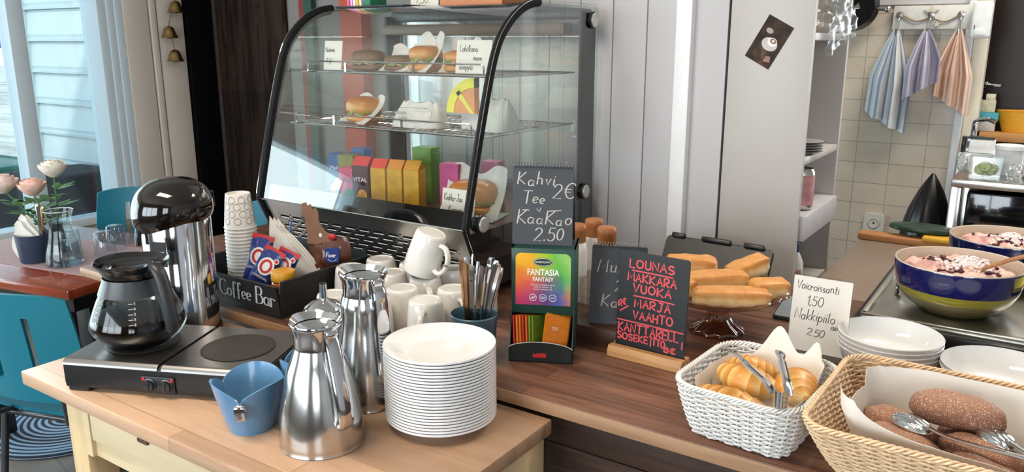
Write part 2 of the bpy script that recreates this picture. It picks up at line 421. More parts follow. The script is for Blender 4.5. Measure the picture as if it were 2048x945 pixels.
# back of the dining room: dark door, weathered planks, grey wall with coloured posts
m_plank = wood('weathered_planks', ['0e0a08', '241a15', '3a2d26', '1a120f'], 2, .85, (2.4, .21), sc=.8, spec=.15)
struct(MB().b2((-4.8, 3.5, 0), (-4.07, 3.6, 2.9)).build('wall_back', m_plank))
struct(MB().b2((-4.08, 3.52, 0), (-1.2, 3.62, 2.9)).build('wall_far', M('grey_wall', '8b8581', .7, var=.05, vs=3)))
d = struct(MB().b2((-4.8, 3.268, 0), (-4.74, 3.46, 2.5), .004).build('door_1', M('black_door', '08080a', .7, spec=.1)))
struct(MB().b2((-4.79, 3.46, 0), (-4.755, 3.5, 2.9), .004).build('trim_2', M('door_edge', '6d6462', .35, var=.1)))
struct(MB().b2((-3.93, 3.49, 0), (-3.885, 3.53, 2.9)).build('trim_3', M('red_post_paint', '8c2a22', .6)))
struct(MB().b2((-3.88, 3.48, 0), (-3.81, 3.53, 2.9)).build('trim_4', M('green_post_paint', '1d4a3a', .6)))
struct(MB().b2((-3.53, 3.44, 0), (-3.36, 3.55, 2.9)).build('trim_5', M('orange_post_paint', 'c2492c', .6)))
# white boarded wall right of the display case, its bright corner board
b = MB(); x = -1.72
while x < -.84:
    b.b2((x, 2.0, 0), (min(x + .098, -.835), 2.05, 2.9), .003); x += .1
struct(b.build('wall_white', m_wall))
struct(MB().b2((-.835, 1.985, 0), (-.792, 2.06, 2.9), .004).build('trim_6', M('bright_trim', 'f0f0f2', .45, var=.02)))
struct(MB().b2((-.792, 2.01, 0), (-.706, 2.06, 2.9)).build('wall_niche', m_wall))
# kitchen: tiled wall, white door casing, dark inner door
t = NT('wall_tiles'); t.set(Roughness=.22)
bt = t.n('TexBrick', offset=0.0); t.l(t.coord(rot=(R(90), 0, 0), loc=(.022, 0, .02)), bt.inputs[0]); bt.inputs['Scale'].default_value = 1
bt.inputs['Brick Width'].default_value = .1235; bt.inputs['Row Height'].default_value = .0815; bt.inputs['Mortar Size'].default_value = .0016
bt.inputs['Color1'].default_value = lin('d0c2b0'); bt.inputs['Color2'].default_value = lin('c8b9a6'); bt.inputs['Mortar'].default_value = lin('8f857a')
t.l(t.mix(.25, bt.outputs[0], t.ramp(t.noise(t.coord(), 9, 4), [(.3, 'b6aa9b'), (.7, 'e2d9cd')])), t.b.inputs['Base Color'])
t.bump(bt.outputs['Fac'], -.35, .001)
m_tile = t.m
struct(MB().b2((-1.3, 3.4, 0), (-.285, 3.46, 1.66)).build('wall_tiled', m_tile))
struct(MB().b2((-1.3, 3.39, 1.66), (-.30, 3.46, 2.9)).build('wall_kitchen', m_wall))
struct(MB().b2((-.308, 3.37, 0), (-.284, 3.46, 2.9), .004).build('trim_7', m_trim))
struct(MB().b2((-.284, 3.42, 0), (-.236, 3.5, 2.9), .004).build('trim_8', M('cream_casing', 'd9d0bd', .5, var=.03)))
d2 = struct(MB().b2((-.262, 3.62, 0), (.30, 3.68, 2.9), .003).build('door_2', wood('dark_door_wood', ['15100e', '241b18', '1b1412'], 2, .4)))
b = MB(); b.lathe([(.0, 0), (.013, 0), (.013, .008), (0, .008)], 20, TR((-.242, 3.62, 1.365), rx=R(90)))
b.tube([(-.242, 3.61, 1.365), (-.242, 3.58, 1.365), (-.235, 3.575, 1.367), (-.185, 3.575, 1.364)], .006, 8)
b.build('door_handle', m_chrome, d2)
b = MB(); b.b2((.30, 3.62, 0), (3.2, 3.7, 1.15)); b.b2((.30, 3.62, 2.25), (3.2, 3.7, 2.9)); b.b2((1.12, 3.62, 1.15), (3.2, 3.7, 2.25)); b.b2((.30, 3.62, 1.15), (.38, 3.7, 2.25))
struct(b.build('wall_scullery', m_wall))
b = MB()
for x in (.38, .74, 1.09): b.b2((x, 3.60, 1.15), (x + .03, 3.68, 2.25), .004)
for z in (1.15, 2.22): b.b2((.38, 3.60, z), (1.12, 3.68, z + .03), .004)
struct(b.build('window_3', m_frame))
struct(MB().b2((3.2, -2.6, 0), (3.4, 3.7, 2.9)).build('wall_right', m_wall))
struct(MB().b2((-5, 4.4, 0), (3.4, 4.5, 2.9)).build('wall_scullery_end', M('grey_wall')))
# wall behind the camera with its windows
b = MB(); m_dkwall = M('front_wall_paint', '6a6059', .7, var=.05)
b.b2((-5, -2.8, 0), (3.4, -2.6, .85)); b.b2((-5, -2.8, 2.35), (3.4, -2.6, 2.9))
for x0, x1 in ((-5, -3.5), (-.3, .95), (2.45, 3.4)): b.b2((x0, -2.8, .85), (x1, -2.6, 2.35))
struct(b.build('wall_front', m_dkwall))
b = MB()
for x0, x1 in ((-3.5, -.3), (.95, 2.45)):
    b.b2((x0, -2.68, .85), (x1, -2.6, .92), .004); b.b2((x0, -2.68, 2.28), (x1, -2.6, 2.35), .004)
    n = 3 if x1 - x0 > 2 else 2
    for i in range(n + 1):
        xx = x0 + (x1 - x0) * i / n; b.b2((xx - .04, -2.68, .85), (xx + .04, -2.6, 2.35), .004)
struct(b.build('window_2', m_frame))

# ---------------------------------------------------------------- outside the street window
t = NT('street_ground'); t.set(Roughness=.9)
f = t.noise(t.coord((.35, 1.6, 1)), 1.4, 5)
t.l(t.ramp(f, [(.3, 'a49a8f'), (.5, 'cfc8be'), (.7, 'e9e6e1')]), t.b.inputs['Base Color'])
g = struct(MB().b2((-60, -30, -.3), (-5, 60, -.12)).build('ground_outside', t.m))
# white lap siding of the annexe
b = MB(); z = -.6; m_side = M('white_siding', 'd0dce0', .5, var=.05, vs=5)
while z < 2.9:
    b.prism([(3.245, z), (3.20, z), (3.198, z + .018), (3.216, z + .022), (3.206, z + .05), (3.224, z + .232), (3.245, z + .236)], -6.72, -5.0, axis='x'); z += .236
b.b2((-6.78, 3.19, -.6), (-6.70, 3.26, 2.9)); b.b2((-6.75, 3.24, -.6), (-5.0, 3.5, 2.9))
struct(b.build('wall_annexe', m_side, ang=25))
# far blue hoarding across the street
h = thing('street_sign', 'blue sign board far across the street seen through the left pane', 'sign', (-26.3, 12, 0))
b = MB(); b.b2((-29, 12, 1.3), (-25.85, 12.2, 2.65), .03); b.build('board', M('blue_sign_paint', '2350b8', .5), h, world=True)
b = MB(); b.b2((-27.2, 11.96, 1.75), (-26.45, 12, 2.1)); b.b2((-27.3, 11.96, 2.2), (-26.2, 12, 2.35)); b.build('white_panel', M('sign_white', 'c9d8f2', .5), h, world=True)
b = MB(); b.b2((-28.4, 12.02, -.2), (-28.3, 12.12, 1.4)); b.build('post', m_steel, h, world=True)
b = MB(); b.b2((-26.4, 12.02, -.2), (-26.3, 12.12, 1.4)); b.build('post', m_steel, h, world=True)
# green wheelie bin and black covered bench in the yard
h = thing('wheelie_bin', 'dark green wheelie bin outside the window beside the white siding', 'bin', (-7.75, 3.0, -.12), R(4))
mg = M('bin_green', '1c5a52', .4)
b = MB(); b.add([(-.42, -.3, 0), (.42, -.3, 0), (.42, .3, 0), (-.42, .3, 0), (-.5, -.36, .56), (.5, -.36, .56), (.5, .36, .56), (-.5, .36, .56)], [(3, 2, 1, 0), (4, 5, 6, 7), (0, 1, 5, 4), (1, 2, 6, 5), (2, 3, 7, 6), (3, 0, 4, 7)])
b.build('body', mg, h)
b = MB(); b.box((0, 0, .595), (1.08, .8, .06), .02); b.box((-.2, 0, .64), (.5, .6, .04), .015); b.tube([(-.5, .42, .62), (.5, .42, .62)], .02); b.build('lid', mg, h)
h = thing('covered_bench', 'bench under a black cover outside against the window', 'bench', (-5.8, 2.85, -.12))
b = MB(); b.prism([(-6.65, -.12), (-5.06, -.12), (-5.07, .37), (-5.20, .52), (-5.36, .66), (-5.95, .64), (-6.4, .58), (-6.6, .45), (-6.65, .2)], 2.69, 3.12, axis='y')
b.build('cover', M('black_tarpaulin', '0c1018', .8, var=.3, vs=6, bump=.4, bs=12), h, world=True, mods=[('BEVEL', dict(width=.03, segments=3))])
# ================================================================ COUNTER, TABLE, DISPLAY CASE
m_counter = wood('walnut_counter', ['2c1b13', '57392a', '775240', '47301f'], 0, .40, (.62, .042), sc=1.25, gap=(.62, .55, .5, 1))
m_edge = wood('counter_edge_wood', ['7d5a42', 'a58263', '8d6a50'], 0, .5)
m_front = wood('counter_front_planks', ['2c1c16', '4a3429', '38251d', '5a4033'], 0, .6, sc=.8)
c = thing('service_counter', 'long dark wooden serving counter with a pale front edge and plank front', 'counter', (-.4, 1.5, 0))
b = MB(); b.b2((-2.15, 1.083, .905), (1.3, 1.956, .93), .002); b.build('worktop', m_counter, c, world=True)
b = MB(); b.b2((-2.15, 1.0795, .9055), (1.3, 1.0832, .9285), .001); b.build('edge_strip', m_edge, c, world=True)
z = .9
for i, hh in enumerate((.075, .115, .115, .115, .115, .115, .115, .12)):
    b = MB(); b.b2((-2.1, 1.125 + .004 * (i % 2), z - hh + .004), (1.25, 1.145, z), .003); b.build('front_plank', m_front, c, world=True); z -= hh
b = MB(); b.b2((-2.1, 1.145, .01), (1.25, 1.165, .9)); b.b2((-2.1, 1.9, .01), (-.78, 1.93, .9)); b.b2((-2.1, 1.165, .01), (-2.08, 1.9, .9)); b.b2((1.23, 1.165, .01), (1.25, 1.93, .9))
b.build('carcass', m_black, c, world=True)
# raised dark board on the counter behind the tea box
tag(MB().b2((-.92, 1.352, .93), (-.625, 1.475, .968), .004).build('raised_board', wood('dark_board', ['24130d', '472a1f', '5d392a'], 0, .4)), 'dark wooden raised board on the counter under the leaning flip chalkboard', 'board')
# kitchen worktop behind the counter
k = thing('kitchen_worktop', 'grey brown kitchen worktop behind the serving counter', 'worktop', (.3, 2.3, 0))
MB().b2((-.455, 1.958, .895), (1.1, 2.625, .93), .003).build('slab', M('taupe_laminate', '8d7b6d', .4, var=.06, vs=40), k, world=True)
b = MB(); b.b2((-.40, 2.02, 0), (1.05, 2.58, .894)); b.build('base_unit', m_trim, k, world=True)
tag(MB().b2((-.46, 2.6, .931), (-.05, 2.66, .95), .003).build('chopping_board', wood('board_wood', ['a5673d', 'c08a55'], 0, .5)), 'long narrow wooden board lying along the back of the kitchen worktop', 'chopping board')
tag(MB().b2((-.28, 2.585, .951), (-.06, 2.70, .964), .004).build('cutting_board', M('yellow_board', 'd9a52c', .5)), 'yellow cutting board under the dark green lid', 'cutting board')

# birch kitchen trolley table
m_birch = wood('birch_top', ['a98468', 'ba987c', 'b08b6f', 'c2a288'], 0, .38, (.5, .088), sc=.6, gap=(.78, .7, .62, 1))
m_birch2 = wood('birch_frame', ['c4a478', 'd6bb90', 'ccae83'], 2, .4)
m_birch3 = wood('birch_drawer', ['cdb48a', 'dcc7a2', 'd4bd97'], 0, .4)
t_ = thing('kitchen_island', 'light birch kitchen island table with drawers in the foreground', 'table', (-1.13, .88, 0))
MB().b2((-1.616, .672, .872), (-.645, 1.079, .90), .003).build('tabletop', m_birch, t_, world=True)
for x0 in (-1.498, -.708):
    for y0 in (.692, 1.005):
        MB().b2((x0, y0, 0), (x0 + .058, y0 + .058, .872), .003).build('leg', m_birch2, t_, world=True)
b = MB(); b.b2((-1.44, .700, .765), (-.708, .716, .798)); b.b2((-1.44, .692, .865), (-.708, .71, .872)); b.b2((-1.44, 1.04, .76), (-.70, 1.055, .87)); b.b2((-1.49, .75, .76), (-1.472, 1.005, .872)); b.b2((-.682, .75, .76), (-.664, 1.005, .872)); b.b2((-1.064, .692, .765), (-1.036, .715, .872)); b.b2((-1.44, .692, .765), (-1.42, .715, .872))
b.build('apron', m_birch3, t_, world=True)
m_slot = M('slot_dark', '5a3a25', .7)
for x0, x1 in ((-1.419, -1.066), (-1.034, -.709)):
    dr = MB(); xm = (x0 + x1) / 2
    dr.b2((x0, .694, .80), (x1, .708, .864), .0015); dr.b2((x0 + .01, .712, .802), (x1 - .01, 1.0, .86))
    dr = dr.build('drawer', m_birch3, t_, world=True)
    sm = MB(); sm.prism(rrect(.032, .008, .0039, 4), 0, .004, frame((xm, .6945, .851), (1, 0, 0), (0, 0, 1)))
    q = sm.build('finger_slot', m_slot, None)
    q.parent = dr; q.matrix_parent_inverse = Matrix.Translation((1.13, -.88, 0))
b = MB()
for i in range(8): b.b2((-1.436, .70 + i * .042, .18), (-.712, .735 + i * .042, .2))
b.build('slatted_shelf', m_birch3, t_, world=True)

# ---------------------------------------------------------------- glass display case
XR, XL = -1.05, -1.742
PF = [(1.372, 1.12), (1.3885, 1.18), (1.411, 1.262), (1.439, 1.358), (1.470, 1.455), (1.492, 1.508), (1.515, 1.542), (1.55, 1.574), (1.59, 1.598), (1.63, 1.612), (1.67, 1.618)]
prof = [tuple(p[:2]) for p in spline([(a, b_, 0) for a, b_ in PF], 3)]
case = thing('display_case', 'countertop glass pastry display case with curved front and perforated steel base', 'display case', ((XR + XL) / 2, 1.66, .93))
m_cg = glass('case_glass', 'fafdfc', 4.0)
m_tint = glass('case_side_glass', 'f4faf9', 3.4)
b = MB(); n = len(prof)
b.sheet(lambda u, v: (XL + .012 + (XR - XL - .024) * u, *prof[min(n - 1, round(v * (n - 1)))]), 2, n)
b.build('front_glass', m_cg, case, world=True)
b = MB(); b.b2((XL + .012, 1.67, 1.612), (XR - .012, 1.93, 1.618)); b.build('top_glass', m_cg, case, world=True)
full = prof + [(1.955, 1.618), (1.968, 1.605), (1.955, .95), (1.452, .95), (1.42, 1.015)]
def inset(poly, d):
    o = []; m = len(poly); cy = sum(p[0] for p in poly) / m
    for i in range(m):
        a, p, q = V(poly[i - 1]), V(poly[i]), V(poly[(i + 1) % m]); e = ((p - a).normalized() + (q - p).normalized()).normalized()
        o.append((p.x + e.y * d, p.y - e.x * d))
    return o
seep = prof + [(1.955, 1.618), (1.968, 1.605), (1.962, 1.03), (1.41, 1.03)]
for X0, s_ in ((XR, 1), (XL, -1)):
    b = MB(); b.prism(seep, X0 - .003, X0 + .003, axis='x'); sg = b.build('side_glass', m_tint, case, world=True)
    # black printed border and post on the inner face of the pane
    b = MB(); xi = X0 - s_ * .0045
    inner = [(1.44, 1.155), (1.452, 1.225), (1.472, 1.30), (1.497, 1.40), (1.517, 1.458), (1.545, 1.505), (1.58, 1.54), (1.625, 1.56), (1.855, 1.553), (1.87, 1.53), (1.868, 1.20), (1.855, 1.16), (1.475, 1.12)]
    band = [(p, q) for p, q in zip(prof, inset(prof, .016))]
    vs = []; fs = []
    for p, q in band: vs += [(xi, *p), (xi, *q)]
    for i in range(len(band) - 1): fs.append((2 * i, 2 * i + 1, 2 * i + 3, 2 * i + 2))
    b.add(vs, fs)
    b.b2((xi - .004, 1.882, .95), (xi + .004, 1.958, 1.60)); b.b2((xi - .004, 1.40, .965), (xi + .004, 1.9, 1.105))
    b.build('side_frame', m_black, case, world=True)
    b = MB(); pts = [(X0, *p) for p in prof]
    b.tube(pts, .0105, 8, flat=(1, .9)); b.tube([(X0, 1.372, 1.12), (X0, 1.42, 1.015), (X0, 1.452, .95)], .008, 8)
    b.build('edge_seal', M('rubber_seal', '0c0c0e', .7, spec=.25), case, world=True)
    b = MB(); b.tube([(X0 + s_ * .006, *p) for p in inset(prof, -.009)] + [(X0 + s_ * .006, 1.955, 1.622)], .0009, 6); b.tube([(X0 + s_ * .007, 1.366, 1.117), (X0 + s_ * .007, 1.416, 1.012), (X0 + s_ * .007, 1.447, .95)], .0011, 6)
    b.build('polished_edge', m_chrome, case, world=True)
    for (y, z) in ((1.928, 1.582), (1.425, 1.125), (1.90, 1.128)):
        b = MB(); X = TR((X0 - s_ * .012, y, z), ry=R(90) * s_)
        b.lathe([(0, 0), (.019, 0), (.019, .016), (.022, .017), (.022, .021), (.02, .022), (0, .022)], 28, X)
        kb = b.build('fixing_knob', m_black, case, world=True)
        b = MB(); b.lathe([(0, .0222), (.0175, .0222), (.0185, .0245), (.0165, .027), (.0, .0275)], 24, X); q = b.build('knob_cap', M('cap_steel', 'd8d8d6', .38, .85), None); q.parent = kb
        q.matrix_parent_inverse = Matrix.Translation(-V(case.location))
# base: deck, black body, perforated front, bottom black strip of the glass
b = MB(); b.b2((XL + .012, 1.40, 1.085), (XR - .012, 1.90, 1.10)); b.build('deck', M('deck_steel', '8a5a4c', .22, .7, var=.1), case, world=True)
b = MB(); b.b2((XL + .012, 1.462, .955), (XR - .012, 1.94, 1.084)); b.build('plinth', m_black, case, world=True)
for x in (XL + .06, XR - .06):
    for y in (1.50, 1.90):
        b = MB(); b.lathe([(.0, .93), (.02, .93), (.022, .956), (0, .956)], 16, Matrix.Translation((x, y, 0))); b.build('foot', m_black, case, world=True)
Fp = frame((XL + .012, 1.376, 1.118), (1, 0, 0), (0, 1.452 - 1.376, .95 - 1.118)); PW = XR - XL - .024; PH = math.hypot(.076, .168)
def cells(b, x0, x1, y0, y1, cw, rh, sw, shh):
    """Sheet with staggered rounded slots, drawn cell by cell."""
    N = 24; j = 0; y = y0
    while y + rh <= y1 + 1e-6:
        xs = [x0] + [x for x in [x0 + cw * (i + (.5 if j % 2 else 1)) for i in range(99)] if x < x1 - cw * .3] + [x1]
        for a, e in zip(xs, xs[1:]):
            if e - a < cw * .8:
                b.add([(a, y, 0), (e, y, 0), (e, y + rh, 0), (a, y + rh, 0)], [(0, 1, 2, 3)], Fp); continue
            cx, cy = (a + e) / 2, y + rh / 2; out = []; inn = []
            for k in range(N):
                q = 2 * PI * k / N + PI / N; dx, dy = math.cos(q), math.sin(q)
                s1 = min((e - a) / 2 / abs(dx), rh / 2 / abs(dy)); out.append((cx + dx * s1, cy + dy * s1, 0))
                ix = math.copysign(min(abs(dx) * s1 * sw / (e - a), sw / 2), dx); iy = dy * s1 * shh / rh
                ex = max(0, abs(ix) - (sw - shh) / 2); lim = math.sqrt(max(0, (shh / 2) ** 2 - ex * ex)); iy = max(-lim, min(lim, iy))
                inn.append((cx + ix, cy + iy, 0))
            low = [(p[0], p[1] + .0, .007) for p in inn]
            fs = []
            for k in range(N):
                k2 = (k + 1) % N
                fs.append((k, N + k, N + k2, k2)); fs.append((N + k, 2 * N + k, 2 * N + k2, N + k2))
            b.add(out + inn + low, fs, Fp)
            b.m = 1; b.tube([Fp @ V(q_) for q_ in ((cx - sw / 2 + .004, cy + shh / 2, -.0004), (cx + sw / 2 - .004, cy + shh / 2, -.0004))], .0011, 6); b.m = 0
        y += rh; j += 1
    return y
b = MB(); b.add([(0, 0, 0), (PW, 0, 0), (PW, .042, 0), (0, .042, 0)], [(0, 1, 2, 3)], Fp)
ye = cells(b, .03, PW - .03, .042, PH - .012, .0485, .0155, .039, .0075)
b.add([(0, .042, 0), (.03, .042, 0), (.03, ye, 0), (0, ye, 0), (PW - .03, .042, 0), (PW, .042, 0), (PW, ye, 0), (PW - .03, ye, 0), (0, ye, 0), (PW, ye, 0), (PW, PH, 0), (0, PH, 0)], [(0, 1, 2, 3), (4, 5, 6, 7), (8, 9, 10, 11)], Fp)
b.build('perforated_panel', [M('panel_steel', 'd6d3cf', .30, 1, var=.04), M('slot_lip', 'f0f0f0', .35, .6)], case, world=True, ang=20)
b = MB(); b.add([(0, 0, .012), (PW, 0, .012), (PW, PH, .012), (0, PH, .012)], [(0, 1, 2, 3)], Fp); b.build('panel_backing', M('vent_dark', '0a0a0b', .6), case, world=True)
b = MB(); b.sheet(lambda u, v: (XL + .013 + (XR - XL - .026) * u, 1.3785 + .0115 * v, 1.117 + .04 * v), 2, 2); b.build('lower_glass_strip', M('gloss_black', '08090c', .06, spec=.6), case, world=True)
b = MB(); b.tube([(XL, 1.3705, 1.1185), (XR, 1.3705, 1.1185)], .002, 6); b.build('lower_edge', m_chrome, case, world=True)
# top rear rail, lamp strip, door rails
for q in (MB().b2((XL + .012, 1.90, 1.585), (XR - .012, 1.958, 1.612), .004), MB().b2((XL + .012, 1.90, 1.10), (XR - .012, 1.945, 1.13), .003)): q.build('rear_rail', m_black, case, world=True)
b = MB(); b.b2((XL + .014, 1.668, 1.619), (XL + .27, 1.80, 1.6235), .002); b.build('top_strip', M('slate_plastic', '32383a', .35), case, world=True)
b = MB(); b.b2((XL + .03, 1.84, 1.545), (XR - .03, 1.89, 1.575), .006); lmp = b.build('lamp_housing', wood('lamp_board', ['5a4334', '7a5c47'], 0), case, world=True)
b = MB(); b.b2((XL + .02, 1.93, 1.13), (XR - .02, 1.935, 1.585)); b.build('sliding_door', m_cg, case, world=True)
ll = area('case_lamp', (0, 0, 0), (0, 0, 0), .56, .03, 2.2, (1, .92, .8)); ll.parent = lmp; ll.location = (0, 1.865 - case.location.y, 1.541 - case.location.z)
# wire shelves
for (z, y0) in ((1.448, 1.525), (1.314, 1.475)):
    b = MB(); xa, xb = XL + .022, XR - .02
    b.tube([(xa, y0, z), (xb, y0, z)], .0026, 6); b.tube([(xa, 1.88, z), (xb, 1.88, z)], .0026, 6)
    for x in (xa + .002, xb - .002): b.tube([(x, y0, z), (x, 1.88, z)], .0026, 6)
    m_ = 11
    for i in range(1, m_): y = y0 + (1.88 - y0) * i / m_; b.tube([(xa, y, z), (xb, y, z)], .0013, 5)
    i = 0; x = xa
    while x < xb: b.tube([(x, y0, z - .002), (x, 1.88, z - .002)], .001, 4); x += .022
    sh_ = b.build('wire_shelf', m_chrome, case, world=True)
    b = MB(); b.tube([(xa + .02, y0 + .004, z), (xa + .02, y0 + .004, z + .022), (xa + .026, y0 + .004, z + .028), (xb - .046, y0 + .004, z + .028), (xb - .04, y0 + .004, z + .022), (xb - .04, y0 + .004, z)], .0022, 6)
    for fx in (.25, .61): x = xa + (xb - xa) * fx; b.b2((x - .003, y0 + .003, z), (x + .003, y0 + .006, z + .028))
    q = b.build('guard_rail', m_chrome, None); q.parent = sh_; q.matrix_parent_inverse = Matrix.Translation(-V(case.location))
# ================================================================ THINGS ON THE BIRCH TABLE
# --- white dinner plates, one tall stack
m_china = M('white_china', 'e6e6e6', .12, var=.015, coat=.3)
b = MB(); b.lathe([(0, .0010), (.052, .0010), (.053, 0), (.057, 0), (.058, .0012), (.066, .0055), (.079, .0145), (.092, .0182), (.0936, .0186), (.0940, .0205), (.0934, .0222), (.0915, .0218), (.079, .0178), (.067, .0090), (.058, .0048), (.052, .0042), (0, .0040)], 72)
plate = thing('dinner_plate', '', 'plate', (-.797, .967, 1.022), 0, 'dinner plates in the tall stack')
b.build('plate_body', m_china, plate, ang=50); NP = 24
plate_mesh = plate.children[0]; bpy.data.objects.remove(plate)
plate_mesh.name = 'dinner_plate'; plate_mesh.parent = None
for i in range(NP):
    o = plate_mesh if i == 0 else dup(plate_mesh, (0, 0, 0))
    tag(o, nth(i, 'white dinner plate in the tall stack on the birch table'), 'plate', 'dinner plates in the tall stack')
    z = .9002 + (NP - 1 - i) * .0053
    o.location = (-.797 + random.uniform(-.0004, .0004), .967 + random.uniform(-.0004, .0004), z)

# --- brushed steel thermal jugs
def jug(name, label, x, y, Hh, rb, rn, hdir):
    t_ = thing(name, label, 'jug', (x, y, .9), hdir, 'steel thermal jugs')
    k = Hh / .21
    pr = [(0, 0), (rb * .93, 0), (rb, .006), (rb * 1.01, .02), (rb * .985, .05 * k), (rb * .9, .085 * k), (rb * .76, .125 * k), (rn * 1.13, .152 * k), (rn * 1.0, .168 * k)]
    pr = [tuple(p[:2]) for p in spline([(a, b_, 0) for a, b_ in pr], 3)]
    MB().lathe(pr, 56).build('body', M('jug_steel', 'c9c8c6', .17, 1, var=.03, vs=80, stretch=(1, 1, .1)), t_, ang=60)
    zc = .168 * k
    # polished collar with a spout at the side away from the handle
    sp = lambda a, j: 1 + (.32 * max(0, math.cos(a - PI)) ** 8 if j in (3, 4, 5) else 0)
    MB().lathe([(rn * .99, zc), (rn * .98, zc + .004), (rn * 1.0, zc + .024), (rn * 1.10, zc + .033), (rn * 1.15, zc + .0385), (rn * 1.12, zc + .041), (rn * .94, zc + .033)], 56, wob=sp).build('collar', m_chrome, t_, ang=60)
    MB().lathe([(0, zc + .020), (rn * .60, zc + .022), (rn * .80, zc + .027), (rn * .93, zc + .031)], 40).build('lid', m_chrome, t_, ang=60)
    lv = MB(); lv.box((rn * .98, 0, zc + .030), (.03, .022, .014), .006); lv.tube([(rn * .93, 0, zc + .033), (rn * 1.3, 0, zc + .03)], .006, 10, flat=(1.6, .8)); lv.build('thumb_lever', m_chrome, t_)
    # long band handle from the collar down the flank
    pts = spline([(rn * 1.2, 0, zc + .026), (rn * 1.42, 0, zc + .006), (rb * 1.02, 0, .118 * k), (rb * 1.13, 0, .08 * k), (rb * 1.12, 0, .056 * k), (rb * 1.0, 0, .046 * k)], 5)
    wd = [.0105 + .004 * math.sin(PI * i / (len(pts) - 1)) for i in range(len(pts))]
    MB().tube(pts, wd, 10, flat=(1, .28), up=(1, 0, .01)).build('handle', m_chrome, t_, ang=60)
    return t_
jug('thermal_jug', 'smaller brushed steel thermal jug in front of the sugar jar', -.915, .808, .205, .0665, .036, R(-12))
jug('thermal_jug', 'taller brushed steel thermal jug left of the plate stack', -.957, .958, .252, .056, .037, R(-14))

# --- two blue petal bowls, one inside the other, with sugar lumps and tongs
m_blue = M('dusty_blue_melamine', '5f8db4', .22, var=.03, coat=.2)
def petal(t_, rt, rb, h, th=.0022, n=72):
    def rad(a, v): return rb + (rt - rb) * (v ** .85)
    def top(a): return h * (.70 + .30 * abs(math.sin(1.5 * a + .4)) ** .55)
    return MB().sheet(lambda u, v: ((rad(0, v)) * math.cos(2 * PI * u), rad(0, v) * math.sin(2 * PI * u), .004 + top(2 * PI * u) * v), n, 10, th=th, wrap=True).lathe([(0, 0), (rb, 0), (rb + .001, .005), (rb - .002, .0065), (0, .0065)], 48)
bb = thing('petal_bowl', 'dusty blue petal bowl of sugar lumps at the front of the birch table', 'bowl', (-1.050, .776, .9), R(-37))
petal(bb, .060, .036, .088).build('bowl_body', m_blue, bb, ang=50)
b2_ = thing('petal_bowl', 'dusty blue petal bowl standing behind the one with sugar lumps', 'bowl', (-1.033, .884, .9), R(95))
petal(b2_, .043, .030, .092).build('bowl_body', m_blue, b2_, ang=50)
m_sug = M('brown_sugar', 'b98a55', .8, var=.2, vs=200, bump=.5, bs=700)
random.seed(3)
proto = None; spots = ['at the back of', 'at the left in', 'at the right in', 'lying low in', 'on top in', 'in the middle of', 'at the front of']
for i, wd in enumerate(spots):
    a = i * 2.4; r = .018 if i else .002
    o = MB().box((0, 0, 0), (.017, .014, .012), .002).build('sugar_lump', m_sug)
    o.location = (-1.050 + r * math.cos(a), .776 + r * math.sin(a), .9135 + (.012 if i in (0, 4) else 0)); o.rotation_euler = (0, 0, a)
    tag(o, f'brown sugar lump {wd} the front petal bowl', 'sugar lump', 'sugar lumps in the petal bowl')
sp = thing('sugar_tongs', 'small chrome sugar tongs hanging over the rim of the blue petal bowl', 'tongs', (-1.050 + .0605 * math.cos(R(-52)), .776 + .0605 * math.sin(R(-52)), .9625), R(-52))
b = MB(); b.tube(spline([(-.030, .006, -.040), (-.016, .003, -.018), (-.006, 0, .002), (0, 0, .0045), (.005, 0, .002), (.006, 0, -.004)], 4), .0075, 10, flat=(1, .18), up=(.3, 0, 1)); b.build('strap', m_chrome, sp)
b = MB(); b.box((.0065, 0, -.010), (.0018, .017, .022), .0008); b.build('clip', m_chrome, sp)

# --- double hot plate
HPX, HPY, HPR = -1.316, .850, R(24.5)
hp = thing('hot_plate', 'black and steel double coffee hot plate on the birch table', 'hot plate', (HPX, HPY, .9), HPR)
HU = .010
b = MB(); b.prism([(-.103, .008), (.103, .008), (.105, .04), (.103, .056), (.100, .060), (-.096, .060), (-.105, .053), (-.105, .020)], -.194, .194, axis='x'); b.build('body', M('hot_plate_black', '101114', .4, var=.1), hp, mods=[('BEVEL', dict(width=.002, segments=2))])
m_hps = M('hot_plate_steel', 'a39f9b', .3, 1, var=.06, vs=25, stretch=(1, 12, 1))
for x0, x1 in ((-.193, -.004), (.004, .193)):
    b = MB(); b.sheet(lambda u, v: (x0 + (x1 - x0) * u, *spline([(-.1065, .053, 0), (-.101, .0605, 0), (-.086, .0625, 0), (.0, .0625, 0), (.101, .0625, 0)], 5)[min(20, round(v * 20))][:2]), 2, 21, th=.0012); b.build('steel_top', m_hps, hp)
for x in (-.098, .098):
    b = MB(); b.lathe([(0, .053), (.066, .053), (.068, .0542), (.0665, .0552), (.061, .0545), (0, .0545)], 48, Matrix.Translation((x, 0, .01))); b.build('heating_disc', M('heating_disc', '3c3530', .45, .3, var=.15), hp, ang=50)
for x, y in ((-.17, -.085), (.17, -.085), (-.17, .085), (.17, .085)): MB().box((x, y, .006), (.042, .034, .012), .003).build('foot', m_black, hp)
MB().box((-.004, -.1065, .026), (.066, .003, .032), .001).build('control_panel', m_black, hp)
for x in (-.020, .013):
    b = MB(); b.lathe([(0, 0), (.013, 0), (.013, .002), (.0105, .003), (.0095, .007), (0, .0075)], 24, TR((x, -.1075, .026), rx=R(90))); b.box((x, -.114, .026), (.004, .004, .017), .001)
    kn = b.build('dial_knob', M('knob_black', '1b1c20', .3), hp)
    b = MB(); b.lathe([(0, 0), (.0032, 0), (.003, .0015), (0, .002)], 12, TR((x + (.011 if x > 0 else -.011), -.108, .037), rx=R(90))); b.build('pilot_light', M('pilot_red', 'c22a22', .3), kn)
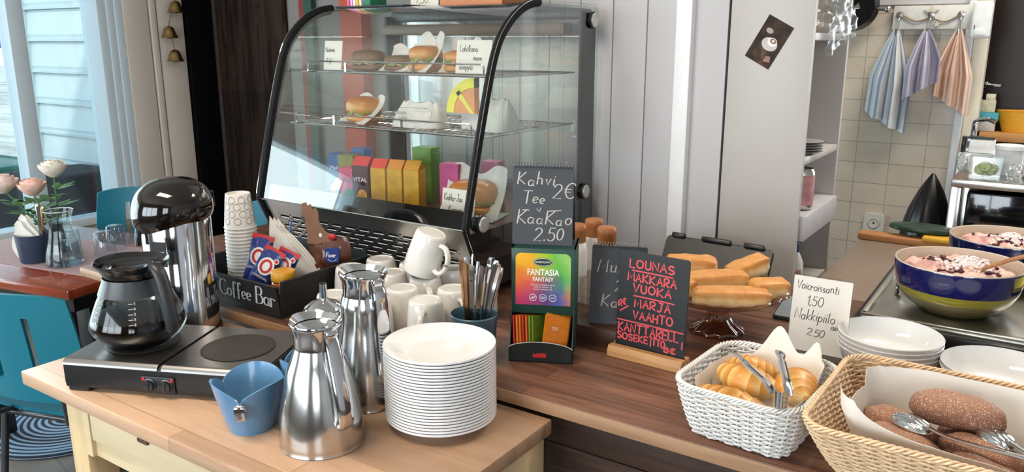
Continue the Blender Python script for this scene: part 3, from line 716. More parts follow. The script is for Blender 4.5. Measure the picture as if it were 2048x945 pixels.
m_ink = M('white_print', 'd8d8d8', .5, var=.02)

# --- glass coffee pot on the left disc
pot = thing('coffee_pot', 'glass coffee pot half full of black coffee on the left hot plate', 'coffee pot', (-1.405, .803, .9656), R(3))
pg = [(0, .0015), (.045, 0), (.056, .003), (.074, .018), (.0845, .034), (.086, .044), (.083, .056), (.072, .083), (.058, .112), (.0515, .128)]
pg = [tuple(p[:2]) for p in spline([(a, b_, 0) for a, b_ in pg], 4)]
MB().lathe(pg, 64).build('glass_body', glass('pot_glass', 'eef3f4', 1.1), pot, ang=80)
cof = [(r - .0022, z + .002) for r, z in pg if z < .061][1:]
MB().lathe([(0, .0035)] + cof + [(0, cof[-1][1])], 56).build('coffee', M('black_coffee', '120604', .08, var=.1, spec=.25), pot, ang=50)
b = MB(); b.lathe([(.0625, .103), (.0535, .125), (.0515, .131), (.0535, .134), (.0555, .126), (.0645, .1035)], 56); b.build('collar', M('pot_collar', '34373b', .35, var=.08), pot, ang=50)
lipw = lambda a, j: 1 + .14 * max(0, math.cos(a - R(180))) ** 6
b = MB(); b.lathe([(.050, .128), (.052, .138), (.058, .150), (.0665, .160), (.0675, .162), (.0655, .1625), (.058, .156), (.046, .151), (.040, .152), (.037, .1545), (.033, .152), (0, .150)], 56, wob=lipw); b.build('lid', M('pot_lid', '0d0e11', .12, coat=.3), pot, ang=50)
b = MB()
pts = spline([(.046, 0, .150), (.064, 0, .158), (.079, 0, .150), (.089, 0, .122), (.097, 0, .085), (.1005, 0, .052), (.098, 0, .043)], 5)
b.tube(pts, [.0115 + .002 * math.sin(PI * i / (len(pts) - 1)) for i in range(len(pts))], 12, flat=(1, .8), up=(1, 0, .2)); b.build('handle', M('pot_handle', '25272b', .38, var=.06), pot, ang=60)
for j, a0 in enumerate((200, 262, 318)):
    b = MB()
    for i in range(5):
        z = .060 + i * .009; rr = .0835 - (z - .056) * .42; a = R(a0)
        F_ = frame((rr * math.cos(a), rr * math.sin(a), z), (-math.sin(a), math.cos(a), 0), (-.4 * math.cos(a), -.4 * math.sin(a), 1))
        b.prism([(-.004, 0), (.004, 0), (.004, .0008), (-.004, .0008)], .0004, .0007, F_)
        write(b, '82502'[i], .006, -.001, .004, .0007, F_)
    b.build('scale_marks', m_ink, pot)
# --- pump airpot
ap = thing('airpot', 'tall polished steel airpot with a black domed lid behind the hot plate', 'airpot', (-1.550, .996, .9), R(-101))
MB().lathe([(0, 0), (.0725, 0), (.0735, .004), (.072, .008), (.0715, .262), (.070, .27), (0, .27)], 64).build('body', M('airpot_steel', 'cfd0d3', .09, 1, var=.03), ap, ang=40)
MB().lathe([(.0, -.0), (.0745, 0), (.0745, .012), (.0725, .014)], 64).build('base_ring', m_black, ap)
ld = MB(); DP = [tuple(p[:2]) for p in spline([(.0705, 0, 0), (.0765, .010, 0), (.0790, .026, 0), (.0765, .046, 0), (.067, .066, 0), (.049, .081, 0), (.026, .089, 0), (0, .0915, 0)], 4)]
def dome(u, v):
    a = 2 * PI * u; c, s_ = math.cos(a), math.sin(a)
    beak = 1 + .15 * max(0, c) ** 2
    k = v * (len(DP) - 1); i0 = min(len(DP) - 2, int(k)); f = k - i0
    r = (DP[i0][0] * (1 - f) + DP[i0 + 1][0] * f) * (1 + (beak - 1) * (1 - v) ** .5)
    z = .255 + DP[i0][1] * (1 - f) + DP[i0 + 1][1] * f - .020 * max(0, c) ** 2 * (1 - v) ** 2
    return (r * c, r * s_, z)
ld.sheet(dome, 56, 29, wrap=True); ld.lathe([(0, .262), (.073, .262)], 40); ld.build('lid', M('airpot_lid', '120d0b', .09, coat=.5, var=.05), ap, ang=70)
MB().tube([(-.068, 0, .30), (-.082, 0, .304), (-.083, 0, .272)], .007, 8, flat=(1.6, .8)).build('hinge', m_black, ap)
b = MB(); b.sheet(lambda u, v: (.0722 * math.cos(R(22 + 26 * u)), .0722 * math.sin(R(22 + 26 * u)), .165 + .055 * v), 8, 2); b.build('front_plate', M('airpot_plate', '2b2e33', .3), ap)
b = MB(); b.tube([(.068, 0, .255), (.080, 0, .245), (.083, 0, .225), (.083, 0, .21)], .007, 10); b.build('spout', m_black, ap)

# --- sugar dispenser with a steel spout
sg = thing('sugar_dispenser', 'glass sugar pourer with a steel tube lid behind the smaller jug', 'sugar pourer', (-1.126, 1.018, .9))
MB().lathe([(0, .002), (.036, 0), (.04, .006), (.0405, .05), (.041, .098), (.0385, .105), (.0365, .112)], 48).build('jar', glass('jar_glass', 'eaf0f0', 1.5, base=.03), sg, ang=60)
MB().lathe([(0, .005), (.036, .005), (.0375, .05), (.03, .062), (0, .066)], 40).build('sugar', M('white_sugar', 'dcd6cc', .9, bump=.3, bs=900), sg)
MB().lathe([(.0405, .106), (.0415, .112), (.041, .122), (.036, .131), (.024, .139), (.012, .143), (.0085, .146), (0, .146)], 48).build('cap', m_chrome, sg, ang=50)
b = MB(); b.tube([(0, 0, .14), (0, 0, .158), (.001, -.001, .176)], [.0075, .0075, .007], 16); b.build('spout', m_chrome, sg, ang=60)
b = MB(); b.lathe([(0, 0), (.0055, 0), (0, .0005)], 12, TR((.001, -.0012, .1765))); b.build('spout_hole', m_black, sg)
# ================================================================ THINGS ON THE COUNTER
# --- upside-down white mugs
mg = MB()
mo = [(.0395, 0), (.0400, .002), (.0395, .03), (.0375, .062), (.0345, .088), (.0325, .0935), (.029, .0955), (.0275, .0955), (.0265, .0935), (0, .0935)]
mg.lathe(mo, 48); mi_ = [(.0395, 0), (.0372, .0005), (.0365, .03), (.0345, .062), (.031, .087), (0, .088)]
mg.lathe(mi_, 48); mug_body = mg.build('mug_body', M('cream_stoneware', 'd9d5cf', .16, var=.02, coat=.3), None, ang=50)
hb = MB(); hb.tube(spline([(.036, 0, .078), (.052, 0, .078), (.066, 0, .060), (.066, 0, .036), (.054, 0, .020), (.038, 0, .020)], 5), .0058, 10, flat=(1.25, .85), up=(0, 0, 1)); mug_handle = hb.build('handle', M('cream_stoneware'), None, ang=60)
mugs = [(-1.001, 1.173, 300, 'nearest mug behind the plate stack'), (-1.182, 1.096, 150, 'left mug behind the sugar jar'), (-1.300, 1.262, -30, 'mug beside the black coffee bar box'), (-1.290, 1.352, 120, 'mug at the back left against the display case'),
        (-1.192, 1.282, 200, 'mug right behind the taller steel jug'), (-1.092, 1.206, 10, 'mug just right of the taller steel jug'), (-1.200, 1.368, 150, 'back mug left of the tilted mug'), (-1.000, 1.263, 330, 'mug left of the cutlery cup'),
        (-1.000, 1.355, 95, 'rightmost mug behind the cutlery cup'), (-1.095, 1.381, 160, 'mug at the back right of the tilted mug'), (-1.105, 1.295, -40, 'mug supporting the tilted mug'), (-1.094, 1.120, 230, 'mug hidden behind the taller steel jug')]
for i, (x, y, a, lb) in enumerate(mugs):
    t_ = thing('mug', 'white mug upside down on the counter, ' + lb, 'mug', (x, y, .93), R(a), 'white mugs on the counter')
    for src in (mug_body, mug_handle):
        o = src if i == 0 else src.copy()
        if i: S.collection.objects.link(o)
        o.parent = t_
t_ = thing('mug', 'white mug leaning tilted on top of the upturned mugs', 'mug', (-1.108, 1.292, 1.0305), R(-8), 'white mugs on the counter')
t_.rotation_euler = (R(-8), R(17), R(-8)); t_.location = (-1.112, 1.288, 1.038)
for src in (mug_body, mug_handle):
    o = src.copy(); S.collection.objects.link(o); o.parent = t_

# --- blue cutlery cup
cc = thing('cutlery_cup', 'grey blue cup of cutlery between the plate stack and the tea box', 'cup', (-.868, 1.158, .93))
m_teal = M('blue_grey_glaze', '4c6f80', .3, var=.06, coat=.2)
MB().lathe([(0, 0), (.036, 0), (.038, .003), (.0445, .088), (.046, .094), (.0445, .096), (.042, .09), (.0355, .006), (0, .006)], 48).build('cup_body', m_teal, cc, ang=50)
def cutlery(kind):
    b = MB(); L = .2
    if kind == 'table_knife':
        b.prism([(-.0045, 0), (.0045, 0), (.0062, .06), (.0072, .088), (.005, .094), (-.005, .094), (-.0072, .088), (-.0062, .06)], -.002, .002, TR((0, 0, .1), rx=R(90)))
        b.prism([(-.005, 0), (.006, 0), (.0085, .02), (.007, .1), (-.0045, .1)], -.0008, .0008, TR((0, 0, 0), rx=R(90)))
    elif kind == 'tea_spoon':
        b.tube([(0, 0, .02), (0, .002, .06), (0, 0, .12), (0, -.002, .17), (0, -.001, .183)], [.0022, .002, .0032, .005, .003], 8, flat=(1, .35), up=(0, 1, 0)); b.ell((0, 0, .014), (.014, .003, .02))
    else:
        b.tube([(0, 0, .05), (0, .002, .09), (0, 0, .15), (0, -.002, .188), (0, -.001, .196)], [.0025, .0024, .0042, .0066, .004], 8, flat=(1, .3), up=(0, 1, 0))
        for x in (-.008, -.0027, .0027, .008): b.tube([(x * .5, 0, .05), (x, 0, .035), (x, .002, .004)], .0013, 5)
    return b
m_cut = M('cutlery_steel', 'cfd0d2', .12, 1, var=.03)
m_cutb = M('brown_reflection_steel', 'b98a62', .2, 1, var=.06)  # cutlery metal with a brown reflection put into its base colour
protos = {}
cut = [('dinner_fork', -.030, .006, -14, 8, 0), ('table_knife', -.020, -.016, -4, -6, 1), ('table_knife', -.010, -.022, 6, -8, 1), ('table_knife', .001, -.024, 10, -8, 0), ('table_knife', .010, -.021, 15, -6, 0), ('dinner_fork', .016, -.014, 17, -3, 0), ('table_knife', .020, -.004, 20, 1, 0),
       ('dinner_fork', .012, .004, 18, 4, 0), ('tea_spoon', .026, .003, 22, 4, 0), ('table_knife', .008, .016, 14, 8, 0), ('tea_spoon', -.002, .022, 4, 10, 0), ('dinner_fork', -.012, .018, -4, 9, 0)]
nm = {'dinner_fork': 'fork', 'table_knife': 'knife', 'tea_spoon': 'teaspoon'}
pos_txt = ['leftmost, leaning left', 'second from the left', 'third from the left', 'in the front middle', 'right of the front middle', 'behind the front right knives', 'third knife from the right', 'in the middle of the bundle', 'rightmost, leaning far right', 'at the back right', 'at the back of the cup', 'at the back left']
m_pick = None
for i, (kd, x, y, ax, ay, br) in enumerate(cut):
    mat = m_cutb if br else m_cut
    key = (kd, br)
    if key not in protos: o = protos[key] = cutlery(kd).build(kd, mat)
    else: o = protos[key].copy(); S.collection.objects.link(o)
    o.name = kd
    k_ = .42
    o.location = (-.868 + x * k_, 1.158 + y * k_, .9375); o.rotation_euler = (R(-ay * .55), R(ax * .62), R(i * 9 - 40))
    tag(o, f'{"brown-reflecting steel" if br else "steel"} {nm[kd]} standing handle up in the blue cup, {pos_txt[i]}', nm[kd], 'cutlery in the blue cup')

# --- tea box with sachets
tb = thing('tea_box', 'dark green tea display box with rainbow header and tea bags', 'tea box', (-.777, 1.262, .93), R(25.5))
m_tg = M('tea_green_card', '123c33', .45, var=.06)
W_, D_, Ht = .122, .082, .216
b = MB()
b.b2((-W_ / 2, -.012, .0), (-W_ / 2 + .003, D_, Ht)); b.b2((W_ / 2 - .003, -.012, .0), (W_ / 2, D_, Ht)); b.b2((-W_ / 2, D_ - .003, 0), (W_ / 2, D_, Ht)); b.b2((-W_ / 2, -.012, Ht - .003), (W_ / 2, D_, Ht))
b.build('box_body', m_tg, tb)
b = MB(); b.b2((-W_ / 2, -.0145, .086), (W_ / 2, -.0122, Ht), .001); hd = b.build('header', m_tg, tb)
t = NT('rainbow_print'); t.set(Roughness=.35)
v = t.coord(kind='Object'); sx_ = t.n('SeparateXYZ'); t.l(v, sx_.inputs[0])
u_ = t.math('MULTIPLY', t.math('ADD', sx_.outputs[0], .052), 9.6); w_ = t.math('MULTIPLY', t.math('SUBTRACT', sx_.outputs[2], .1), 9.5)
nz = t.noise(v, 28, 1)
u2 = t.math('ADD', u_, t.math('MULTIPLY', t.math('SUBTRACT', nz, .5), .45))
top_ = t.ramp(u2, [(.0, 'f0b21c'), (.3, 'e8a41e'), (.55, '9fbe2c'), (.8, '62b246'), (1, '8cc060')])
bot_ = t.ramp(u2, [(.0, 'd2305e'), (.3, 'a83868'), (.55, '5c3a80'), (.82, '4f5aa0'), (1, 'c97a3a')])
mid_ = t.ramp(u2, [(.0, 'ee6a2c'), (.3, 'd8604a'), (.55, '7a5a6a'), (.8, '3f9a58'), (1, '7cc05a')])
c_ = t.mix(t.ramp(t.math('ADD', w_, t.math('MULTIPLY', t.math('SUBTRACT', nz, .5), .35)), [(.2, (0, 0, 0, 1)), (.5, (1, 1, 1, 1))]), bot_, mid_)
c_ = t.mix(t.ramp(t.math('ADD', w_, t.math('MULTIPLY', t.math('SUBTRACT', nz, .5), .35)), [(.5, (0, 0, 0, 1)), (.8, (1, 1, 1, 1))]), c_, top_)
t.l(c_, t.b.inputs['Base Color'])
b = MB(); b.prism([(-.053, -.052), (.053, -.052)] + arc((.042, .040), .011, 0, 90, 6) + arc((-.042, .040), .011, 90, 180, 6), 0, .0005, frame((0, -.0147, .156), (1, 0, 0), (0, 0, 1)))
b.build('print_panel', t.m, tb)
F_ = frame((0, -.0155, .156), (1, 0, 0), (0, 0, 1))
m_w = M('print_white', 'f2f2ee', .5, var=.01)
btext('lettering', 'FANTASIA', .0172, F_ @ Matrix.Translation((0, .008, 0)), m_w, tb, sx=.78, off=.0003)
btext('lettering', 'FANTASY', .0118, F_ @ Matrix.Translation((0, -.004, 0)), m_w, tb, sx=.8, off=.0002)
for i, tx in enumerate(('MUSTAA & VIHREÄÄ TEETÄ', 'SVART & GRÖNT TE', 'BLACK & GREEN TEA')): btext('lettering', tx, .0038, F_ @ Matrix.Translation((0, -.0125 - i * .0045, 0)), m_w, tb)
b = MB(); b.prism([(.019 * math.cos(2 * PI * i / 32), .0085 * math.sin(2 * PI * i / 32)) for i in range(32)], 0, .0004, F_ @ Matrix.Translation((0, .034, 0))); bdg = b.build('badge', M('badge_green', '0c2f28', .4), tb)
b = MB(); b.tube([F_ @ V((.0178 * math.cos(2 * PI * i / 40), .0074 * math.sin(2 * PI * i / 40) + .034, .0006)) for i in range(40)], .0004, 5, closed=True); b.build('badge_ring', m_w, bdg)
btext('lettering', 'NORDQVIST', .0056, F_ @ Matrix.Translation((0, .0325, .0004)), m_w, bdg)
for i in range(3):
    x = -.019 + i * .019; b = MB(); X = F_ @ Matrix.Translation((x, -.037, 0))
    b.tube([X @ V((.0068 * math.cos(2 * PI * k / 28), .0068 * math.sin(2 * PI * k / 28), .0006)) for k in range(28)], .0005, 5, closed=True)
    if i == 0:
        for q in (-.003, 0, .003): ribbon(b, [(q - .003, -.003), (q + .003, .003)], .0008, X)
    elif i == 1:
        for q in (-.002, 0, .002): ribbon(b, [(-.0045, q), (.0045, q)], .0008, X)
    else:
        ribbon(b, [(-.004, -.002), (-.001, .002), (.001, -.002), (.004, .003)], .0012, X)
    b.build('seal_mark', m_w, tb)
# front tray with its curved lip
b = MB(); n = 20
lip = [(-W_ / 2, 0)] + [(-W_ / 2 + W_ * i / n, .030 + .012 * math.sin(PI * i / n) ** .6) for i in range(n + 1)] + [(W_ / 2, 0)]
b.prism(lip, -.052, -.0495, axis='y')
for x in (-W_ / 2, W_ / 2 - .002): b.prism([(-.052, 0), (-.012, 0), (-.012, .1), (-.022, .085), (-.045, .035), (-.052, .03)], x, x + .002, axis='x')
b.b2((-W_ / 2, -.052, 0), (W_ / 2, D_, .003)); b.build('front_tray', M('tea_dark_card', '0e1a18', .4), tb)
b = MB(); b.tube([(-W_ / 2 + W_ * i / n, -.0525, .030 + .012 * math.sin(PI * i / n) ** .6) for i in range(n + 1)], .0008, 5); b.build('lip_edge', M('card_edge', 'cfcdc6', .6), tb)
b = MB(); b.prism([(-.014, 0), (.011, 0), (.011, .009), (-.006, .009), (-.008, .006), (-.014, .008)], 0, .0004, frame((.0, -.0526, .011), (1, 0, 0), (0, 0, 1))); b.build('red_mark', M('red_print', 'c4282c', .45), tb)
cols = [('c8342c', 'red'), ('e88a2c', 'orange'), ('df7a24', 'amber'), ('c9362e', 'dark red'), ('d8702a', 'rust'), ('7d9a2a', 'lime green'), ('6f8c26', 'olive green'), ('e0801f', 'bright orange'), ('e88c28', 'pale orange'), ('88a030', 'yellow green'), ('c05a28', 'brown orange'), ('5b2a7a', 'purple')]
iv = Matrix.Translation(tb.location) @ rotz(tb.rotation_euler.z)
for i, (cx, nmx) in enumerate(cols):
    b = MB(); hx, hz = .026, .032
    b.sheet(lambda u, v: ((u - .5) * .052, .0022 * math.sin(PI * u) * math.sin(PI * v), (v - .5) * .064), 7, 7, th=.003)
    sc_ = b.build('tea_sachet', M('sachet_' + nmx.replace(' ', '_'), cx, .4, var=.1, vs=120))
    if i in (7,):
        b = MB(); write(b, 'TEE', -.012, .004, .006, .0009, frame((0, -.0040, 0), (1, 0, 0), (0, 0, 1))); b.build('lettering', m_w, sc_)
    b = MB(); b.b2((-.026, -.0012, .029), (.026, .0012, .0325)); b.build('crimped_edge', M('sachet_edge_' + nmx.replace(' ', '_'), cx, .35, var=.2), sc_)
    if i < 7: px, py, rz_, rx_, ry_ = -.043 + .0064 * i, -.018, 68 - 1.0 * i, -10, 12
    else: j = i - 7; px, py, rz_, rx_, ry_ = .027 + .0006 * j, -.027 + .0052 * j, 30, -14, 14
    sc_.matrix_world = iv @ TR((px, py, .0505 + (.003 if i > 6 else 0)), rz=R(rz_), rx=R(rx_), ry=R(ry_))
    tag(sc_, f'{nmx} tea sachet in the front tray of the tea box', 'tea bag', 'tea sachets in the tea box')

# --- flip chalkboards
m_slate = M('chalkboard_black', '3a3c41', .55, var=.08, vs=12)
m_chalk = M('chalk_white', 'bdb9b3', .8, var=.12, vs=300)
m_wire = M('binding_wire', '8f9194', .3, 1)
def flip(t_, w_, h_, lean, back, lines):
    Ff = frame((-w_ / 2, 0, 0), (1, 0, 0), (0, math.sin(lean), math.cos(lean)))
    b = MB(); b.prism(rrect(w_, h_, .003, 3, w_ / 2, h_ / 2), -.0015, 0, Ff); b.build('front_board', m_slate, t_)
    ty, tz = h_ * math.sin(lean), h_ * math.cos(lean)
    bl = math.hypot(back - ty, tz); Fb = frame((-w_ / 2, back, 0), (1, 0, 0), (0, (ty - back) / bl, tz / bl))
    b = MB(); b.prism(rrect(w_, bl, .003, 3, w_ / 2, bl / 2), -.0015, 0, Fb); b.build('back_board', M('board_back', '15151a', .6), t_)
    n = 20
    for i in range(n):
        x = -w_ / 2 + w_ * (i + .8) / (n + .6)
        b = MB(); b.tube([(x + .0012 * math.sin(q), ty + .0055 * math.cos(q), tz + .0015 + .0055 * math.sin(q)) for q in [2 * PI * k / 12 for k in range(12)]], .0007, 5, closed=True); b.build('binding_ring', m_wire, t_)
    b = MB()
    for (s_, x, y, hh) in lines: write(b, s_, x * w_, y * h_, hh * h_, .0026, Ff, slant=.16, jit=.09, nib=.5)
    return b, Ff
k1 = thing('flip_chalkboard', 'spiral flip chalkboard reading Kahvi, Tee, Kaakao on top of the tea box', 'chalkboard', (-.788, 1.272, 1.1465), R(24))
b, Ff = flip(k1, .117, .152, R(4), .05, [('Kahvi', .08, .76, .16), ('2€', .66, .60, .18), ('Tee', .16, .52, .15), ('KaaKao', .08, .26, .16), ('2.50', .36, .06, .16)])
ribbon(b, [(.02, .067), (.032, .067)], .0018, Ff); ribbon(b, [(.047, .07), (.052, .064), (.055, .072)], .0016, Ff); ribbon(b, [(.068, .066), (.094, .068)], .0018, Ff)
b.build('lettering', m_chalk, k1)
k2 = thing('flip_chalkboard', 'spiral flip chalkboard reading Munkki behind the lunch slate', 'chalkboard', (-.685, 1.392, .968), R(20))
b, Ff = flip(k2, .112, .160, R(13), .066, [('Munkki', .12, .66, .17), ('2,50', .45, .43, .15), ('Kahvi+', .22, .22, .15), ('2,50', .5, .03, .14)])
b.build('lettering', m_chalk, k2)

# --- lunch slate in its wooden block
ls = thing('lunch_slate', 'black slate with the red handwritten LOUNAS lunch menu', 'menu board', (-.588, 1.340, .9425), R(-2))
lw, lh, la = .145, .197, R(2.5)
Fl = frame((-lw / 2, 0, 0), (1, 0, 0), (0, math.sin(la), math.cos(la)))
b = MB(); b.prism(rrect(lw, lh, .006, 4, lw / 2, lh / 2), -.003, 0, Fl, ); b.build('slate', M('menu_slate', '15191b', .5, var=.15, vs=10), ls, mods=[('BEVEL', dict(width=.0006, segments=1))])
b = MB(); pk = .0026
for s_, x, y, hh, x1 in (('LOUNAS', .16, .845, .080, .82), ('MAKKARA', .14, .710, .082, .86), ('VUOKA', .23, .605, .080, .80), ('MARJA', .26, .455, .084, .80), ('VAAHTO', .25, .335, .082, .84), ('KANTTARELL', .04, .190, .086, .93), ('SOSEKE', .03, .105, .066, .50), ('TTO', .55, .105, .066, .74), ('8€', .72, .068, .05, .90)):
    tw = sum(max(max(p[0] for p in st) for st in strokes(c_)) + .22 for c_ in s_) * hh * lh
    write(b, s_, x * lw, y * lh, hh * lh, .0031, Fl, jit=.05, track=.22, sx=(x1 - x) * lw / tw)
write(b, '12€', .012 * lw, .43 * lh, .06 * lh, .0026, Fl, rise=.5, sx=.8)
for a, c_ in (((.20, .815), (.78, .808)), ((.24, .565), (.82, .555)), ((.05, .385), (.17, .45)), ((.02, .298), (.97, .288)), ((.525, .09), (.525, .19)), ((.965, .13), (.965, .2))):
    ribbon(b, [(a[0] * lw, a[1] * lh), ((a[0] + c_[0]) / 2 * lw, (a[1] + c_[1]) / 2 * lh + .0004), (c_[0] * lw, c_[1] * lh)], .0026, Fl)
b.build('lettering', M('red_chalk', 'd9525a', .7, var=.12, vs=300), ls)
wh = thing('sign_block', 'oak block with a slot holding the lunch slate', 'sign holder', (-.588, 1.338, .93), R(-2))
b = MB()
for (y0, y1) in ((-.022, -.0045), (.0035, .022)):
    b.prism([(y0, 0), (y1, 0), (y1 + (.003 if y0 < 0 else 0), .022), (y0 + (.006 if y0 < 0 else 0), .022), (y0, .012)] if y0 < 0 else [(y0, 0), (y1, 0), (y1, .012), (y1 - .006, .022), (y0 + .003, .022)], -.078, .078, axis='x')
b.b2((-.078, -.0045, 0), (.078, .0035, .012)); b.build('block', wood('oak_block', ['a87850', 'c0905f', 'b28358'], 0, .45), wh, mods=[('BEVEL', dict(width=.0015, segments=2))])

# --- white syrup bottles with brown caps
def bottle(x, y, a, lb):
    t_ = thing('syrup_bottle', lb, 'bottle', (x, y, .93), R(a), 'syrup bottles behind the chalkboards')
    dz = .034
    MB().lathe([(0, 0), (.021, 0), (.0235, .004), (.0235, .115 + dz), (.0215, .128 + dz), (.0185, .136 + dz), (.0, .137 + dz)], 36).build('bottle_body', M('bottle_white', 'e4dfd8', .3, var=.03), t_)
    MB().lathe([(.0195, .135 + dz), (.0205, .137 + dz), (.0205, .158 + dz), (.0215, .160 + dz), (.0212, .170 + dz), (.019, .174 + dz), (0, .1745 + dz)], 36).build('cap', M('caramel_cap', 'a5693c', .35, var=.05), t_)
    b = MB(); b.sheet(lambda u, v: (.0238 * math.cos(R(-150 + 130 * u)), .0238 * math.sin(R(-150 + 130 * u)), .02 + .075 * v), 12, 2); b.build('label', M('bottle_label', 'b4a89c', .4, var=.3, vs=60), t_)
bottle(-.772, 1.512, 30, 'white syrup bottle with a brown cap behind the Munkki chalkboard, rightmost of the three')
bottle(-.838, 1.498, 80, 'white syrup bottle with a brown cap beside the Kahvi chalkboard, leftmost of the three')
bottle(-.832, 1.566, 10, 'white syrup bottle with a brown cap at the back of the three')

# --- glass cake stand with puff pastries
ck = thing('cake_stand', 'scalloped pressed glass cake stand holding puff pastries', 'cake stand', (-.538, 1.575, .93))
m_cg2 = glass('pressed_glass', 'f0d8ca', 1.8, rough=.03, base=.06)
sc_w = lambda a, j: 1 + (.022 * math.cos(24 * a) if j in (5, 6, 7, 8) else 0)
MB().lathe([(0.0000, .064), (0.0268, .065), (0.0716, .068), (0.0984, .074), (0.1190, .082), (0.1334, .093), (0.1387, .098), (0.1369, .100), (0.1298, .095), (0.1146, .086), (0.0716, .0715), (0.0000, .070)], 144, wob=sc_w).build('plate', m_cg2, ck, ang=70)
fw_ = lambda a, j: 1 + (.05 * math.cos(12 * a))
MB().lathe([(.0, .0), (.055, 0), (.058, .004), (.054, .010), (.034, .022), (.022, .038), (.022, .046), (.032, .058), (.04, .0655)], 72, wob=fw_).build('foot', m_cg2, ck, ang=70)
m_puff = tone('puff_pastry', [(.0, 'f0d9ab'), (.25, 'e6be80'), (.5, 'd79a55'), (.8, 'c47c3c'), (1, 'b0662e')], .45, bump=.5, bs=70, var=.75, vs=38)
def pastry(lb, loc, rz, rx=0, ry=0, L=.15, W=.062, H_=.042):
    b = MB(); sd = random.random() * 9
    def disp(u): return 1 + .07 * mnoise.noise(V((u.x * 2 + sd, u.y * 2, u.z * 2))) + .025 * math.sin(u.x * 9 + sd) + .012 * math.sin(u.z * 26)
    b.ell((0, 0, 0), (L / 2, W / 2, H_ / 2), nu=44, nv=22, e=.42, disp=disp, tn=lambda u: .0 + .58 * max(0, min(1, (u.z + .25) * 1.2)))
    o = b.build('puff_pastry', m_puff, ang=80); o.matrix_world = TR(loc, rx, ry, rz)
    return tag(o, lb, 'pastry', 'puff pastries on the cake stand')
pastry('golden puff pastry at the front of the glass cake stand', (-.495, 1.528, 1.024), R(30), L=.150, W=.056)
pastry('golden puff pastry across the middle of the cake stand', (-.555, 1.586, 1.034), R(33), ry=R(-4), L=.145, W=.056)
pastry('golden puff pastry at the back left of the cake stand', (-.622, 1.632, 1.048), R(22), L=.11, W=.055)
pastry('golden puff pastry at the left edge of the cake stand behind the slate', (-.605, 1.508, 1.026), R(72), L=.085, W=.05)
pastry('golden puff pastry standing pointed at the back right of the cake stand', (-.507, 1.660, 1.052), R(52), ry=R(-16), L=.09, W=.05)
pastry('golden puff pastry at the right edge of the cake stand', (-.445, 1.608, 1.030), R(40), L=.085, W=.05)

# --- black tablet stand behind the cake stand
ts = thing('tablet_stand', 'black tablet holder leaning behind the cake stand', 'tablet stand', (-.645, 1.80, .939), R(-3))
Ft = frame((0, 0, .0), (1, 0, 0), (0, .45, .89))
b = MB(); b.prism(rrect(.275, .125, .012, 4, 0, .0625), -.009, 0, Ft); b.build('back_plate', m_black, ts, mods=[('BEVEL', dict(width=.002, segments=2))])
for x, ww in ((-.105, .034), (-.005, .075), (.09, .05)):
    b = MB(); b.box((x, .126, .002), (ww, .012, .016), .003, X=Ft); b.build('clip', m_black, ts)
b = MB(); b.box((0, .06, .006), (.22, .14, .012), .003); b.build('base', m_black, ts)
ph = thing('phone', 'grey phone lying on the counter right of the cake stand', 'phone', (-.43, 1.80, .93), R(6))
b = MB(); b.prism(rrect(.08, .16, .012, 5), 0, .008); b.build('phone_body', m_black, ph, mods=[('BEVEL', dict(width=.0015, segments=2))])
b = MB(); b.prism(rrect(.075, .155, .010, 5), .0081, .0085); b.build('screen', M('phone_screen', '7e8890', .08, spec=.7), ph)

# --- price card in a clear holder
pc = thing('price_card', 'white price card reading Voicroissanti 1,50 in a clear stand', 'sign', (-.330, 1.556, .93), 0)
Fq = frame((-.0545, 0, .002), (1, 0, 0), (0, .08, .997))
b = MB(); b.prism([(0, 0), (.109, 0), (.109, .150), (0, .150)], -.0004, 0, Fq); b.build('card', M('cream_paper', 'e2dcd2', .7, var=.02), pc)
b = MB(); b.prism([(-.002, -.001), (.111, -.001), (.111, .154), (-.002, .154)], -.002, -.0006, Fq); b.b2((-.056, -.03, 0), (.056, .05, .002)); b.build('clear_holder', glass('acrylic', 'f4f8f8', 1.2), pc)
b = MB()
for s_, x, y, hh, sx_ in (('Voicroissanti', .006, .124, .017, .78), ('1,50', .028, .094, .019, .9), ('Nakkipiilo', .008, .064, .021, .80), ('iso', .078, .052, .012, .9), ('2.50', .034, .033, .014, 1.1)):
    write(b, s_, x, y, hh, .0013, Fq, slant=.15, jit=.05, sx=sx_, track=.14)
b.build('lettering', M('marker_ink', '26221f', .6), pc)
